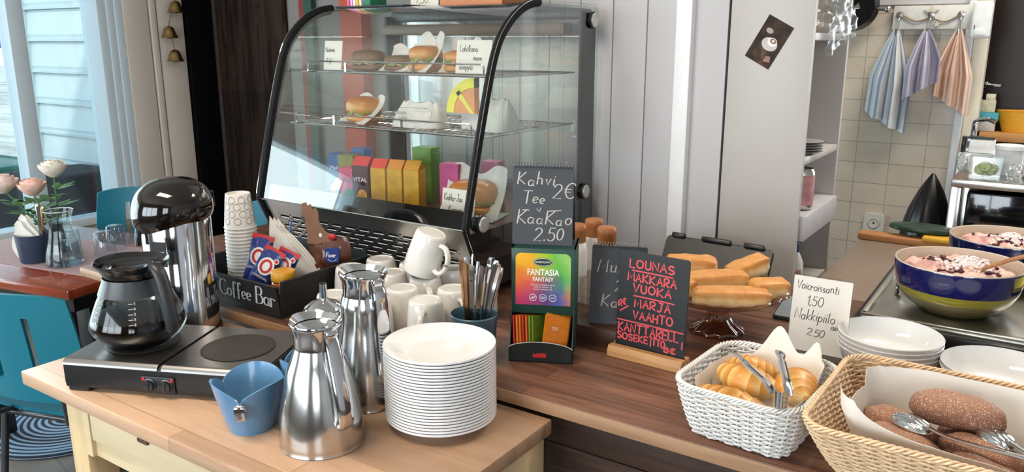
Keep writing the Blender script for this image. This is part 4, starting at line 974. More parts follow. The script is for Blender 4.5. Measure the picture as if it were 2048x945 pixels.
# ================================================================ BASKETS, BOWLS, COLD BUFFET
def basket(t_, w0, d0, w1, d1, h, rows, r0, r1, mat, thick, ns=44, wave=.0032, oy=0):
    """Woven basket: undulating strands round upright stakes, braided rim, woven floor."""
    def ring(w_, d_, r_, n): 
        pl = rrect(w_, d_, r_, 8); pl = [V((x, y, 0)) for x, y in pl]; pl.append(pl[0]); L = [0]
        for a, b_ in zip(pl, pl[1:]): L.append(L[-1] + (b_ - a).length)
        out = []; k = 0
        for i in range(n):
            s_ = L[-1] * i / n
            while L[k + 1] < s_: k += 1
            f = (s_ - L[k]) / (L[k + 1] - L[k]); p = pl[k].lerp(pl[k + 1], f); d = (pl[k + 1] - pl[k]).normalized()
            out.append((p, V((d.y, -d.x, 0))))
        return out
    n = ns * 6; b = MB(); st = MB()
    for j in range(rows):
        f = (j + .5) / rows; q = f ** .75
        rg = ring(w0 + (w1 - w0) * q, d0 + (d1 - d0) * q, r0 + (r1 - r0) * q, n)
        pts = [p + o_ * (wave * math.cos(2 * PI * (i / 12) + PI * j)) + V((0, oy * (1 - q), thick + (h - 2 * thick) * f + .0006 * math.sin(i * 1.7 + j))) for i, (p, o_) in enumerate(rg)]
        b.tube(pts, thick, 6, closed=True)
    b.build('woven_wall', mat, t_, ang=80)
    for i in range(ns):
        pts = []
        for j in range(6):
            q = (j / 5) ** .75; rg = ring(w0 + (w1 - w0) * q, d0 + (d1 - d0) * q, r0 + (r1 - r0) * q, n); pts.append(rg[(i * 6 + 0) % n][0] + V((0, oy * (1 - q), .002 + (h - .004) * j / 5)))
        st.tube(pts, thick * .8, 6)
    st.build('stakes', mat, t_, ang=80)
    b = MB(); rg = ring(w1, d1, r1, n * 2)
    for ph in (0, 1, 2):
        pts = [p + o_ * (thick * 1.4 * math.cos(2 * PI * (i / 14) + ph * 2.1)) + V((0, 0, h + thick * 1.3 * math.sin(2 * PI * (i / 14) + ph * 2.1))) for i, (p, o_) in enumerate(rg)]
        b.tube(pts, thick * .95, 6, closed=True)
    b.build('braided_rim', mat, t_, ang=80)
    b = MB(); y = -d0 / 2 + .004; j = 0
    while y < d0 / 2 - .003:
        b.tube([(x, y + oy, thick + .001 * math.cos(PI * k + PI * j)) for k, x in enumerate([-w0 / 2 + .006 + (w0 - .012) * i / 14 for i in range(15)])], thick, 6); y += thick * 2; j += 1
    b.build('woven_floor', mat, t_, ang=80)
m_ww = M('white_wicker', 'e4e2de', .5, var=.08, vs=90)
m_nw = M('natural_wicker', 'e4c39c', .5, var=.16, vs=110)
wb = thing('wicker_basket', 'white wicker basket of croissants on the counter', 'basket', (-.334, 1.188, .93), R(-4))
basket(wb, .152, .165, .196, .228, .090, 20, .03, .045, m_ww, .0021, 40, .0028)
nb = thing('wicker_basket', 'natural wicker basket of sugared doughnuts at the counter edge', 'basket', (-.020, 1.142, .93), R(-1))
basket(nb, .32, .17, .405, .296, .116, 27, .03, .04, m_nw, .0020, 60, .0028, .035)
# paper linings
m_paper = M('parchment', 'e6dfd6', .75, var=.03, vs=20)
def lining(name, lb, t_, fn, nu=30, nv=24):
    o = MB().sheet(fn, nu, nv, th=.0007).build(name, m_paper, ang=60)
    o.matrix_world = Matrix.Translation(t_.location) @ rotz(t_.rotation_euler.z); o.location = t_.location
    return tag(o, lb, 'paper')
def pan(u, v, w_, d_, wt, dt, h, up, wob, oy=0):
    """Paper pressed into a basket: flat floor with sides that climb the walls."""
    x, y = (u - .5) * 2, (v - .5) * 2
    m_ = max(abs(x), abs(y)); fl = .62
    if m_ > 0: cf = 1 - .17 * (min(abs(x), abs(y)) / m_) ** 3; w_, wt, d_, dt = w_ * cf, wt * cf, d_ * cf, dt * cf
    if m_ <= fl: return V((x / fl * w_ / 2 * .92, y / fl * d_ / 2 * .92 + oy, .0115))
    k = (m_ - fl) / (1 - fl); e = up(x / m_, y / m_, k); kk = min(1, k * e / h) ** .8
    px = x / m_ * (w_ / 2 * .92 + (wt - w_) / 2 * kk * .88); py = y / m_ * (d_ / 2 * .92 + (dt - d_) / 2 * kk * .88)
    return V((px, py + oy * (1 - kk), .0115 + k * e + wob * mnoise.noise(V((x * 3, y * 3, 1)))))
def up1(x, y, k):
    e = .066
    if y > .3: e += .062 * math.exp(-((x + .05) / .32) ** 2) + .050 * math.exp(-((x - .75) / .3) ** 2)
    if x < -.6: e += .004
    if y < -.7: e -= .012
    return e
lining('paper_lining', 'white parchment sheet lining the white croissant basket', wb, lambda u, v: pan(u, v, .146, .158, .188, .220, .090, up1, .003))
def up2(x, y, k):
    e = .088
    if y > .6: e += .022
    if y < -.5: e += .012 + .034 * max(0, -x) ** 2 - .03 * max(0, x)
    if x > .7: e -= .03
    return e
lining('paper_lining', 'white parchment sheet lining the natural doughnut basket', nb, lambda u, v: pan(u, v, .305, .155, .385, .276, .116, up2, .002, .035))
# croissants
m_cro = tone('croissant_crust', [(0, 'f3dfae'), (.25, 'edc983'), (.5, 'e2aa5a'), (.8, 'd4903e'), (1, 'be722a')], .42, bump=.2, bs=120, coat=.15, var=.3, vs=70)
def croissant(lb, loc, rz, rx=0, ry=0, L=.15, rad=.027, bend=70):
    b = MB(); N = 90; pts = []; rr = []; Rb = L / R(bend)
    for i in range(N + 1):
        f = i / N; a = R(-bend / 2 + bend * f)
        pts.append((Rb * math.sin(a), Rb * (1 - math.cos(a)), 0))
        base = rad * (max(.02, math.sin(PI * min(max(f, .0), 1))) ** .72)
        seg = (abs(f - .5) * 2 * 4.2) % 1
        rr.append(base * (1.0 - .15 * seg))
    vs = []; fs = []; tn = []; n = 20
    for i, p in enumerate(pts):
        a = R(-bend / 2 + bend * i / N); seg = (abs(i / N - .5) * 8.4) % 1
        for k in range(n):
            q = 2 * PI * k / n; o_ = V((-math.sin(a) * math.cos(q), math.cos(a) * math.cos(q), math.sin(q) * .88)) * rr[i]
            vs.append(V(p) + o_); tn.append(max(0, min(1, .74 - .66 * seg ** 1.4 + .12 * math.sin(q) - (.25 if math.sin(q) < -.3 else 0))))
    for i in range(N):
        for k in range(n): fs.append((i * n + k, (i + 1) * n + k, (i + 1) * n + (k + 1) % n, i * n + (k + 1) % n))
    fs.append(tuple(range(n))); fs.append(tuple(N * n + k for k in range(n))[::-1])
    b.add(vs, fs, None, tn)
    o = b.build('croissant', m_cro, ang=70); o.matrix_world = TR(loc, rx, ry, rz)
    return tag(o, lb, 'croissant', 'croissants in the white basket')
croissant('croissant along the front edge of the white basket', (-.352, 1.120, .992), R(-14), L=.14, rad=.027, bend=50)
croissant('croissant in the middle under the steel tongs', (-.350, 1.180, 1.006), R(-16), L=.13, rad=.031, bend=60)
croissant('croissant at the back left of the white basket', (-.362, 1.246, 1.000), R(4), L=.09, rad=.027, bend=55)
croissant('plump croissant standing at the right end of the white basket', (-.279, 1.207, 1.004), R(-80), L=.125, rad=.034, bend=75, ry=R(-8))
# croissant tongs
tg = thing('pastry_tongs', 'steel spring tongs resting across the croissants', 'tongs', (-.27, 1.085, 1.028))
def arm(P, wd): 
    b = MB(); pts = spline(P, 6); n = len(pts)
    b.tube(pts, [wd(i / (n - 1)) for i in range(n)], 10, flat=(1, .16), up=(0, .25, 1)); return b
arm([(-.2795, 1.080, 1.042), (-.298, 1.102, 1.048), (-.332, 1.135, 1.050), (-.352, 1.154, 1.053), (-.368, 1.170, 1.052), (-.380, 1.182, 1.048)], lambda f: .0075 if f < .6 else (.004 + .004 * math.sin(PI * (f - .6) / .4))).build('arm', m_chrome, tg, world=True, ang=60)
arm([(-.259, 1.084, 1.042), (-.270, 1.108, 1.052), (-.288, 1.150, 1.058), (-.300, 1.180, 1.062), (-.310, 1.205, 1.060)], lambda f: .0062 if f < .6 else (.0035 + .004 * math.sin(PI * (f - .6) / .4))).build('arm', m_chrome, tg, world=True, ang=60)
b = MB(); b.sheet(lambda u, v: (-.269 + .0105 * math.cos(R(160 + 220 * u)), 1.080 + .0105 * math.sin(R(160 + 220 * u)) * 1.1, 1.027 + .024 * v), 14, 3, th=.0012); b.build('spring_bend', m_chrome, tg, world=True, ang=60)

# sugared doughnuts
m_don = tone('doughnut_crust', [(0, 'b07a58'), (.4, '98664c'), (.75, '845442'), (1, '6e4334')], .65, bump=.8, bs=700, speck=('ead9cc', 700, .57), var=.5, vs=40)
def doughnut(lb, loc, rz, L=.105, W=.05, H_=.046, rx=0, ry=0):
    b = MB(); sd = random.random() * 20
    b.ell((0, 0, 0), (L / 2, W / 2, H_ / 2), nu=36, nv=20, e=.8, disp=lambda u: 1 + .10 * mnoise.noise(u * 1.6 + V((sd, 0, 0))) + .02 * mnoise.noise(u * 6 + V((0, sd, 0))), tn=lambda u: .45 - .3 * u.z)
    o = b.build('sugared_doughnut', m_don, ang=80); o.matrix_world = TR(loc, rx, ry, rz)
    return tag(o, lb, 'doughnut', 'sugared doughnuts in the natural basket')
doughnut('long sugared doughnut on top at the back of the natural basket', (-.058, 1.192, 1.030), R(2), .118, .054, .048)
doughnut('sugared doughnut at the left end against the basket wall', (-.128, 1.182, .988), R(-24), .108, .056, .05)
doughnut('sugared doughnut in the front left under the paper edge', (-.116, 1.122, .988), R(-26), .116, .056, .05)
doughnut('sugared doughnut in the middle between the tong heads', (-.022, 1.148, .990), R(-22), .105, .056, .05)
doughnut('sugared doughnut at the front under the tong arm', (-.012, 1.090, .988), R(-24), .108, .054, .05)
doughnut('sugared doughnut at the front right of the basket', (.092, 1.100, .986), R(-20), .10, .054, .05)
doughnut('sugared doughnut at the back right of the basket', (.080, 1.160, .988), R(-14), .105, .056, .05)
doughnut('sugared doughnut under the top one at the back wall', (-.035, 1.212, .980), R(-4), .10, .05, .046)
dt = thing('serving_tongs', 'large chrome tongs with ribbed scoop heads lying in the doughnut basket', 'tongs', (-.03, 1.12, 1.03))
def scoop(c, d, name):
    """Ribbed oval bowl at the end of an arm, c its centre, d its heading."""
    b = MB(); dv = V(d).normalized(); sv = V((-dv.y, dv.x, 0)).normalized()
    X = Matrix(((dv.x, sv.x, 0, c[0]), (dv.y, sv.y, 0, c[1]), (dv.z, 0, 1, c[2]), (0, 0, 0, 1)))
    b.sheet(lambda u, v: (.030 * math.cos(2 * PI * u) * math.sin(v * PI / 2), .0185 * math.sin(2 * PI * u) * math.sin(v * PI / 2), .011 * math.cos(v * PI / 2) + .0013 * math.cos(16 * PI * math.sin(2 * PI * u) * math.sin(v * PI / 2) * .35) * math.sin(PI * v)), 72, 17, X=X, th=.0012, wrap=True)
    return b
arm([(-.092, 1.137, 1.022), (-.065, 1.122, 1.021), (-.03, 1.10, 1.028), (.03, 1.062, 1.044), (.10, 1.012, 1.062), (.15, .98, 1.07)], lambda f: .0058 + .0085 * min(1, f * 1.6)).build('arm', m_chrome, dt, world=True, ang=60)
arm([(.005, 1.150, 1.022), (.03, 1.125, 1.022), (.06, 1.098, 1.030), (.10, 1.058, 1.046), (.15, 1.0, 1.066)], lambda f: .0055 + .0075 * min(1, f * 1.6)).build('arm', m_chrome, dt, world=True, ang=60)
scoop((-.108, 1.146, 1.014), (-.85, .5, 0), '').build('scoop_head', m_chrome, dt, world=True, ang=60)
scoop((-.008, 1.163, 1.014), (-.7, .7, 0), '').build('scoop_head', m_chrome, dt, world=True, ang=60)

# white salad bowls: a stack of four and one beside it
def wbowl(): 
    return MB().lathe([(0, .0015), (.052, .0015), (.054, 0), (.058, 0), (.061, .003), (.073, .012), (.082, .026), (.0885, .044), (.090, .049), (.0885, .0505), (.0862, .044), (.079, .027), (.070, .0145), (.057, .0065), (0, .0055)], 72)
bw = wbowl().build('salad_bowl', m_china, ang=60)
for i in range(4):
    o = bw if i == 0 else dup(bw, (0, 0, 0))
    o.location = (-.199, 1.545, .9302 + (3 - i) * .0085); tag(o, nth(i, 'white bowl in the stack of four by the price card'), 'bowl', 'white bowls on the counter')
o = dup(bw, (-.018, 1.520, .9302)); o.scale = (1.05, 1.05, 1.05); tag(o, 'single white bowl right of the stack of bowls behind the doughnut basket', 'bowl', 'white bowls on the counter')
o2 = dup(bw, (-.018, 1.520, .9391)); o2.scale = (1.05, 1.05, 1.05); tag(o2, 'white bowl nested inside the right-hand bowl behind the doughnut basket', 'bowl', 'white bowls on the counter')

# cold buffet tray
bu = thing('buffet_tray', 'black and steel chilled buffet tray under the blue dessert bowls', 'buffet tray', (.09, 1.99, .93))
MB().b2((-.29, 1.655, .93), (.47, 2.30, .982), .006).build('base', M('buffet_black', '16161a', .35), bu, world=True)
b = MB(); m_bs = M('buffet_steel', 'c2bfb4', .34, 1, var=.05, vs=8)
b.b2((-.275, 1.672, .9815), (.455, 2.285, .9885), .003); b.build('steel_top', m_bs, bu, world=True)
b = MB()
for (c0, d0) in (((.09, 1.68, .991), (.73, .012, .007)), ((.09, 2.278, .991), (.73, .012, .007)), ((-.27, 1.98, .991), (.012, .61, .007)), ((.45, 1.98, .991), (.012, .61, .007))): b.box(c0, d0, .002)
b.build('rim', m_bs, bu, world=True)
for xx in (-.235, .415):
    b = MB(); b.tube(spline([(xx, 1.86, .989), (xx, 1.865, 1.008), (xx, 1.90, 1.016), (xx, 1.99, 1.016), (xx, 2.025, 1.008), (xx, 2.03, .989)], 4), .009, 12, flat=(1.5, .7), up=(1, 0, 0)); b.build('handle', m_chrome, bu, world=True)
# big blue bowls with berry mousse
def bigbowl(x, y, z, lb):
    t_ = thing('dessert_bowl', lb, 'bowl', (x, y, z), 0, 'blue dessert bowls')
    k = 1.0
    o_ = [(0, .002), (.055, .002), (.058, 0), (.062, .001), (.075, .009), (.098, .026), (.110, .041), (.1185, .060), (.1235, .085), (.1255, .105), (.1255, .110)]
    i_ = [(.1245, .1125), (.1215, .1115), (.1195, .085), (.113, .058), (.093, .030), (.06, .012), (0, .008)]
    pr = o_ + i_; ms = [1] * 6 + [2, 2] + [0] * 3 + [3] * 6
    ms = [1, 1, 1, 1, 1, 1, 2, 0, 0, 0] + [3] * 7
    pr = [(r * .95, z * .95) for r, z in pr]
    b = MB(); b.lathe(pr, 80, mats=ms)
    b.build('bowl_body', [M('cobalt_glaze', '15184e', .10, var=.1, coat=.5), M('olive_glaze', '6f6138', .14, var=.18, vs=14, coat=.4), M('mustard_glaze', '8f8428', .14, var=.1, coat=.4), M('cream_glaze', 'cdbfac', .14, var=.04, coat=.3)], t_, ang=50)
    return t_
def mousse(x, y, z, r, lb, sd):
    t_ = thing('berry_mousse', lb, 'dessert', (x, y, z), 0)
    hgt = lambda px, py: .012 * (1 - (math.hypot(px, py) / r) ** 2) + .014 * mnoise.noise(V((px * 28 + sd, py * 28, 0))) + .006 * mnoise.noise(V((px * 70, py * 70 + sd, 3)))
    b = MB(); b.sheet(lambda u, v: (r * v * math.cos(2 * PI * u), r * v * math.sin(2 * PI * u), hgt(r * v * math.cos(2 * PI * u), r * v * math.sin(2 * PI * u)) if v < .99 else -.006), 64, 20, wrap=True)
    t = NT('mousse_%d' % sd); t.set(Roughness=.5); v = t.coord()
    t.l(t.ramp(t.noise(v, 16, 3), [(.3, '7a3646'), (.40, 'cf9c92'), (.55, 'e2beb0'), (.7, 'd89a7c')]), t.b.inputs['Base Color']); t.bump(t.noise(v, 180, 3), .3, .002)
    b.build('mousse', t.m, t_, ang=80)
    rng = random.Random(sd); bb_ = MB(); cb = MB()
    cl = [(-.45, .35), (.05, .1), (.5, -.1), (-.1, -.45), (.35, .45)]
    for cx, cy in cl:
        for k in range(22):
            px, py = cx * r + rng.gauss(0, .016), cy * r + rng.gauss(0, .010)
            if math.hypot(px, py) > r * .88: continue
            s_ = rng.uniform(.003, .0052); bb_.ell((px, py, hgt(px, py) + .002), (s_, s_, s_ * .8), nu=8, nv=6)
    for k in range(230):
        px, py = .12 * r + rng.gauss(0, .024), -.02 * r + rng.gauss(0, .017); 
        if math.hypot(px, py) > r * .9: continue
        s_ = rng.uniform(.0022, .0048); cb.box((px, py, hgt(px, py) + .0055), (s_ * 1.6, s_ * 1.3, s_), s_ * .2, X=None, seg=1, rz=rng.random() * 3)
    o = bb_.build('berries', M('dark_berries', '4a0f22', .25, var=.5, vs=120), t_); o['kind'] = 'stuff'
    o = cb.build('meringue_crumbs', M('meringue', 'ecdcda', .7, var=.06), t_); o['kind'] = 'stuff'
bigbowl(-.122, 1.805, .9888, 'blue and olive striped bowl of berry mousse nearest on the buffet tray')
mousse(-.122, 1.805, 1.0745, .106, 'pink berry mousse with meringue crumbs in the nearest blue bowl', 5)
bigbowl(-.052, 2.10, .989, 'blue striped dessert bowl behind the nearest one on the buffet tray')
mousse(-.052, 2.10, 1.075, .106, 'pink berry mousse in the blue bowl at the back', 11)
sp = thing('serving_spoon', 'wooden handled spoon standing in the nearest blue bowl', 'spoon', (-.06, 1.82, 1.09))
b = MB(); b.tube([(-.078, 1.782, 1.091), (-.036, 1.767, 1.119), (.045, 1.742, 1.161), (.115, 1.722, 1.196)], [.0055, .006, .007, .006], 10, flat=(1.2, .7)); b.build('handle', wood('spoon_wood', ['8f5f3d', 'b5835a'], 0, .5), sp, world=True)
b = MB(); b.ell((-.091, 1.787, 1.085), (.018, .012, .004)); b.build('spoon_bowl', M('spoon_wood'), sp, world=True) if 'spoon_wood' in MATS else b.build('spoon_bowl', m_sill, sp, world=True)
sp = thing('serving_spoon', 'steel serving spoon standing in the back blue bowl', 'spoon', (.0, 2.10, 1.09))
b = MB(); b.tube([(.0, 2.10, 1.088), (.05, 2.09, 1.115), (.12, 2.07, 1.15), (.17, 2.06, 1.17)], [.006, .006, .009, .007], 10, flat=(1.3, .4)); b.build('handle', m_chrome, sp, world=True)
b = MB(); b.ell((-.012, 2.102, 1.082), (.02, .014, .005)); b.build('spoon_bowl', m_chrome, sp, world=True)
yl = thing('dish_cloth', 'bright yellow folded cloth on the buffet tray right of the bowls', 'cloth', (.14, 1.93, .9965), R(10))
b = MB(); b.sheet(lambda u, v: ((u - .5) * .16, (v - .5) * .2, .012 + .004 * math.sin(u * 7) * math.sin(v * 5)), 14, 14, th=.02); b.build('folded_cloth', M('yellow_cloth', 'ecd92a', .7, var=.06), yl)
# ================================================================ COFFEE BAR BOX AND ITS CONTENTS
cbx = thing('coffee_bar_box', 'black wooden box lettered Coffee Bar in front of the display case', 'box', (-1.51, 1.24, .93))
x0, x1, y0, y1, hb_, fl_ = -1.668, -1.358, 1.102, 1.372, .088, .012
m_bx = M('box_black', '17181b', .5, var=.1, vs=15)
b = MB()
def wallq(a, c, h, ty):
    """One sloping side board, a and c its bottom corners, ty its outward direction."""
    d = V(ty) * fl_ * h / .088; i_ = V(ty) * -.008
    q = [V((*a, .93)), V((*c, .93)), V((*c, .93 + h)) + d, V((*a, .93 + h)) + d]
    b.add(q + [p + i_ for p in q], [(0, 1, 2, 3), (7, 6, 5, 4), (0, 4, 5, 1), (1, 5, 6, 2), (2, 6, 7, 3), (3, 7, 4, 0)])
b = MB(); wallq((x0, y0), (x1, y0), hb_ - .012, (0, -1, 0)); b.build('front_board', m_bx, cbx, world=True, flatsh=True)
b = MB(); wallq((x1, y1), (x0, y1), hb_ + .01, (0, .4, 0)); b.build('back_board', m_bx, cbx, world=True, flatsh=True)
b = MB(); wallq((x1, y0), (x1, y1), hb_, (1, 0, 0)); b.build('side_board', m_bx, cbx, world=True, flatsh=True)
b = MB(); wallq((x0, y1), (x0, y0), hb_, (-1, 0, 0)); b.build('side_board', m_bx, cbx, world=True, flatsh=True)
b = MB(); b.b2((x0, y0, .93), (x1, y1, .938)); b.build('bottom_board', m_bx, cbx, world=True)
Fc = frame((-1.553, 1.1015, .93), (1, 0, 0), (0, -.1365, 1))
b = MB()
e = write(b, 'Coffee', -.006, .028, .040, .0056, Fc, slant=.22, nib=.2, track=.12, z=.0012, sx=.84)
e = write(b, 'Bar', e + .016, .028, .042, .006, Fc, slant=.22, nib=.22, track=.12, z=.0012, sx=.9)
ribbon(b, [(-.008 + .012 * math.cos(q), .066 + .005 * math.sin(q)) for q in [R(a) for a in range(-20, 200, 20)]], .002, Fc, .0012, .3)
b.build('lettering', M('silver_lettering', 'c6c8cc', .45, var=.05), cbx, world=True)
# paper cups, upside down in one stack
m_cup = M('paper_cup', 'e2dfda', .55, var=.03)
cb_ = MB(); cb_.lathe([(.0365, 0), (.0375, .0008), (.0375, .0028), (.0362, .0034), (.0285, .0825), (.0278, .0832), (.0272, .0832), (.0268, .0765), (0, .0765)], 40); cup_me = cb_.build('paper_cup', m_cup, ang=50)
rp = MB()
for row, z in enumerate((.020, .037, .054, .070)):
    for k in range(8):
        a0 = 2 * PI * (k + .5 * (row % 2)) / 8; cen = .0362 - (z - .0034) * .0975
        for rr in (.0088, .0072):
            pts = []
            for q in range(16):
                t_ = 2 * PI * q / 16; zz = z + rr * math.sin(t_); r_ = .0366 - (zz - .0034) * .0975; a = a0 + rr * math.cos(t_) / r_
                pts.append((r_ * math.cos(a), r_ * math.sin(a), zz))
            rp.tube(pts, .0002, 4, closed=True)
rpo = rp.build('ring_pattern', M('cup_print', '55534f', .6), cup_me); rpo['kind'] = 'stuff'
NC = 19; px_, py_ = -1.585, 1.185
for i in range(NC):
    o = cup_me if i == 0 else cup_me.copy()
    if i: S.collection.objects.link(o)
    o.location = (px_ + random.uniform(-.0003, .0003), py_ + random.uniform(-.0003, .0003), .9385 + (NC - 1 - i) * .0087)
    tag(o, nth(i, 'paper cup in the tall stack in the black box'), 'paper cup', 'paper cups in the coffee bar box')
# blue snack packets
m_pk = M('packet_blue', '24357c', .28, var=.25, vs=40, coat=.3); m_pr = M('packet_red', 'c02c2c', .35); 
def packet(lb, loc, rx, ry, rz, w_=.052, h_=.12):
    o = MB().sheet(lambda u, v: ((u - .5) * w_ * (1 - .06 * math.sin(PI * v)), .0 + .0 * u, h_ * v), 3, 3).v
    b = MB(); b.sheet(lambda u, v: ((u - .5) * w_, -.008 * math.sin(PI * u) ** .7 * math.sin(PI * v) ** .5 + .0008 * math.sin(v * 30), h_ * v), 11, 19)
    b.sheet(lambda u, v: ((.5 - u) * w_, .008 * math.sin(PI * u) ** .7 * math.sin(PI * v) ** .5, h_ * v), 11, 19)
    o = b.build('snack_packet', m_pk, ang=70)
    F_ = frame((0, -.0088, h_ * .62), (1, 0, 0), (0, 0, 1))
    b = MB(); b.prism([(-w_ / 2, h_ - .009), (w_ / 2, h_ - .009), (w_ / 2, h_ + .003), (-w_ / 2, h_ + .003)], -.0022, .0022, axis='y'); b.build('sealed_edge', m_pr, o)
    b = MB(); b.prism([(.0185 * math.cos(2 * PI * k / 28), .022 * math.sin(2 * PI * k / 28)) for k in range(28)], -.002, .0003, F_); b.prism([(.016 + .0062 * math.cos(2 * PI * k / 16), .021 + .0062 * math.sin(2 * PI * k / 16)) for k in range(16)], -.002, .0003, F_); b.build('emblem_ground', M('print_white'), o)
    b = MB(); ribbon(b, [(.0115 * math.cos(R(a)), .0145 * math.sin(R(a))) for a in range(0, 361, 15)], .0062, F_, .0006); b.prism([(.016 + .0045 * math.cos(2 * PI * k / 14), .021 + .0045 * math.sin(2 * PI * k / 14)) for k in range(14)], .0003, .0007, F_); b.build('emblem', m_pr, o)
    btext('lettering', 'ORIGINAL', .0085, F_ @ Matrix.Translation((0, -.031, .001)), M('print_white'), o)
    o.matrix_world = TR(loc, rx, ry, rz)
    return tag(o, lb, 'snack packet', 'snack packets in the coffee bar box')
packet('upright blue snack packet with a red O, leftmost in the black box', (-1.528, 1.160, .958), R(-10), R(14), R(30), h_=.128)
packet('blue snack packet with a red O leaning over the first one', (-1.500, 1.140, .960), R(-12), R(30), R(28), h_=.112)
packet('blue snack packet with a red O behind the honey jar', (-1.476, 1.182, .964), R(-10), R(26), R(28), h_=.094)
# honey jar
hj = thing('honey_jar', 'small honey jar with a yellow lid in the black box', 'jar', (-1.414, 1.162, .939), R(40))
MB().lathe([(0, 0), (.024, 0), (.028, .006), (.0285, .048), (.0275, .054), (.022, .06), (0, .06)], 40).build('jar_body', M('honey', 'a4571a', .08, var=.15, coat=.4), hj, ang=50)
MB().lathe([(.0265, .058), (.0275, .060), (.0275, .078), (.026, .081), (0, .0815)], 40, wob=lambda a, j: 1 + .008 * math.cos(40 * a)).build('lid', M('yellow_lid', 'd69a2c', .35), hj, ang=50)
b = MB()
for w_, za, zb in ((62, .008, .03), (40, .03, .038), (18, .038, .062)): b.sheet(lambda u, v: (.029 * math.cos(R(-90 - w_ / 2 + w_ * u)), .029 * math.sin(R(-90 - w_ / 2 + w_ * u)), za + (zb - za) * v), 10, 2, th=.0004)
lb_ = b.build('label', M('label_cream', 'ece7da', .5), hj)
b = MB(); b.sheet(lambda u, v: (.0295 * math.cos(R(-90 - 25 + 50 * u)), .0295 * math.sin(R(-90 - 25 + 50 * u)), .010 + .006 * v + .003 * math.sin(6 * u)), 10, 2); b.build('label_print', M('label_orange', 'dd9a2a', .5), lb_)
btext('lettering', 'HUNAJA', .0065, frame((0, -.0298, .0205), (1, 0, 0), (0, 0, 1)), M('label_green', '3c6a2c', .5), hj)
# napkins folded to a point
for i, (dx, lb) in enumerate(((0, 'front white paper napkin folded to a point in the black box'), (.010, 'middle white paper napkin folded to a point in the black box'), (.020, 'back white paper napkin folded to a point in the black box'))):
    b = MB(); b.sheet(lambda u, v: (-.037 + .132 * u * (1 - .84 * v ** 1.5) + .008 * v, .010 * math.sin(3 * u) * (1 - v) + .004 * math.sin(9 * u) * (1 - v), .005 + (.165 - .004 * i) * v * (1 - .10 * u) - .012 * u), 14, 14, th=.0032)
    o = b.build('paper_napkin', M('napkin_white', 'e8e5df', .8, var=.03), ang=60); o.matrix_world = TR((-1.496 + dx * .2, 1.226 + dx, .952), rx=R(-6), rz=R(26))
    tag(o, lb, 'napkin', 'napkins in the coffee bar box')
st_ = MB(); st_.tube([(-1.545, 1.27, .94), (-1.520, 1.285, 1.10)], .0025, 8); tag(st_.build('drinking_straw', M('straw_blue', '5f7fb4', .4)), 'thin blue straw standing in the black box behind the packets', 'straw')
# chocolate bag with a cardboard reindeer header
cb = thing('chocolate_bag', 'brown chocolate bag with a reindeer-shaped card header at the back of the black box', 'chocolate bag', (-1.415, 1.308, .955), R(30))
m_ch = M('chocolate_foil', '5a3222', .22, var=.35, vs=30, coat=.4, bump=.5, bs=60)
b = MB(); b.sheet(lambda u, v: ((u - .5) * .115 * (1 - .15 * v), -.022 * math.sin(PI * u) * math.sin(PI * min(1, v * .95 + .03)) + .003 * mnoise.noise(V((u * 9, v * 9, 0))), .115 * v), 16, 14); b.sheet(lambda u, v: ((.5 - u) * .115 * (1 - .15 * v), .022 * math.sin(PI * u) * math.sin(PI * min(1, v * .95 + .03)), .115 * v), 16, 14); b.build('bag', m_ch, cb, ang=70)
b = MB(); Fh = frame((-.03, -.004, .098), (1, 0, .0), (0, -.1, 1))
hd_ = [(-.022, 0), (.024, 0), (.040, .010), (.044, .020), (.036, .027), (.026, .030), (.016, .045), (.010, .060), (.012, .078), (.006, .092), (-.002, .086), (-.006, .100), (-.014, .096), (-.016, .104), (-.026, .102), (-.028, .084), (-.022, .066), (-.024, .050), (-.020, .030)]
b.prism(hd_, 0, .003, Fh); ch_ = b.build('card_header', M('reindeer_card', '8a6650', .5, var=.15, vs=30), cb)
b = MB(); b.ell((.040, .019, .004), (.010, .008, .003), X=Fh); b.build('red_nose', m_pr, ch_)
b = MB(); b.ell((.012, .022, .0032), (.004, .0055, .001), X=Fh); b.build('eye', M('print_white'), ch_)
Fb_ = frame((.012, -.0235, .074), (1, 0, 0), (0, .0, 1))
b = MB(); b.prism(rrect(.034, .036, .006, 4), -.006, .0, Fb_); bl = b.build('badge', M('badge_blue', '23397f', .35), cb)
b = MB(); write(b, 'Fazer', -.0145, -.004, .011, .0016, Fb_, slant=.2, sx=.85, track=.1); ribbon(b, [(.011 * math.cos(R(a)), -.006 + .008 * math.sin(R(a))) for a in range(200, 345, 12)], .001, Fb_); b.build('lettering', m_w, bl)

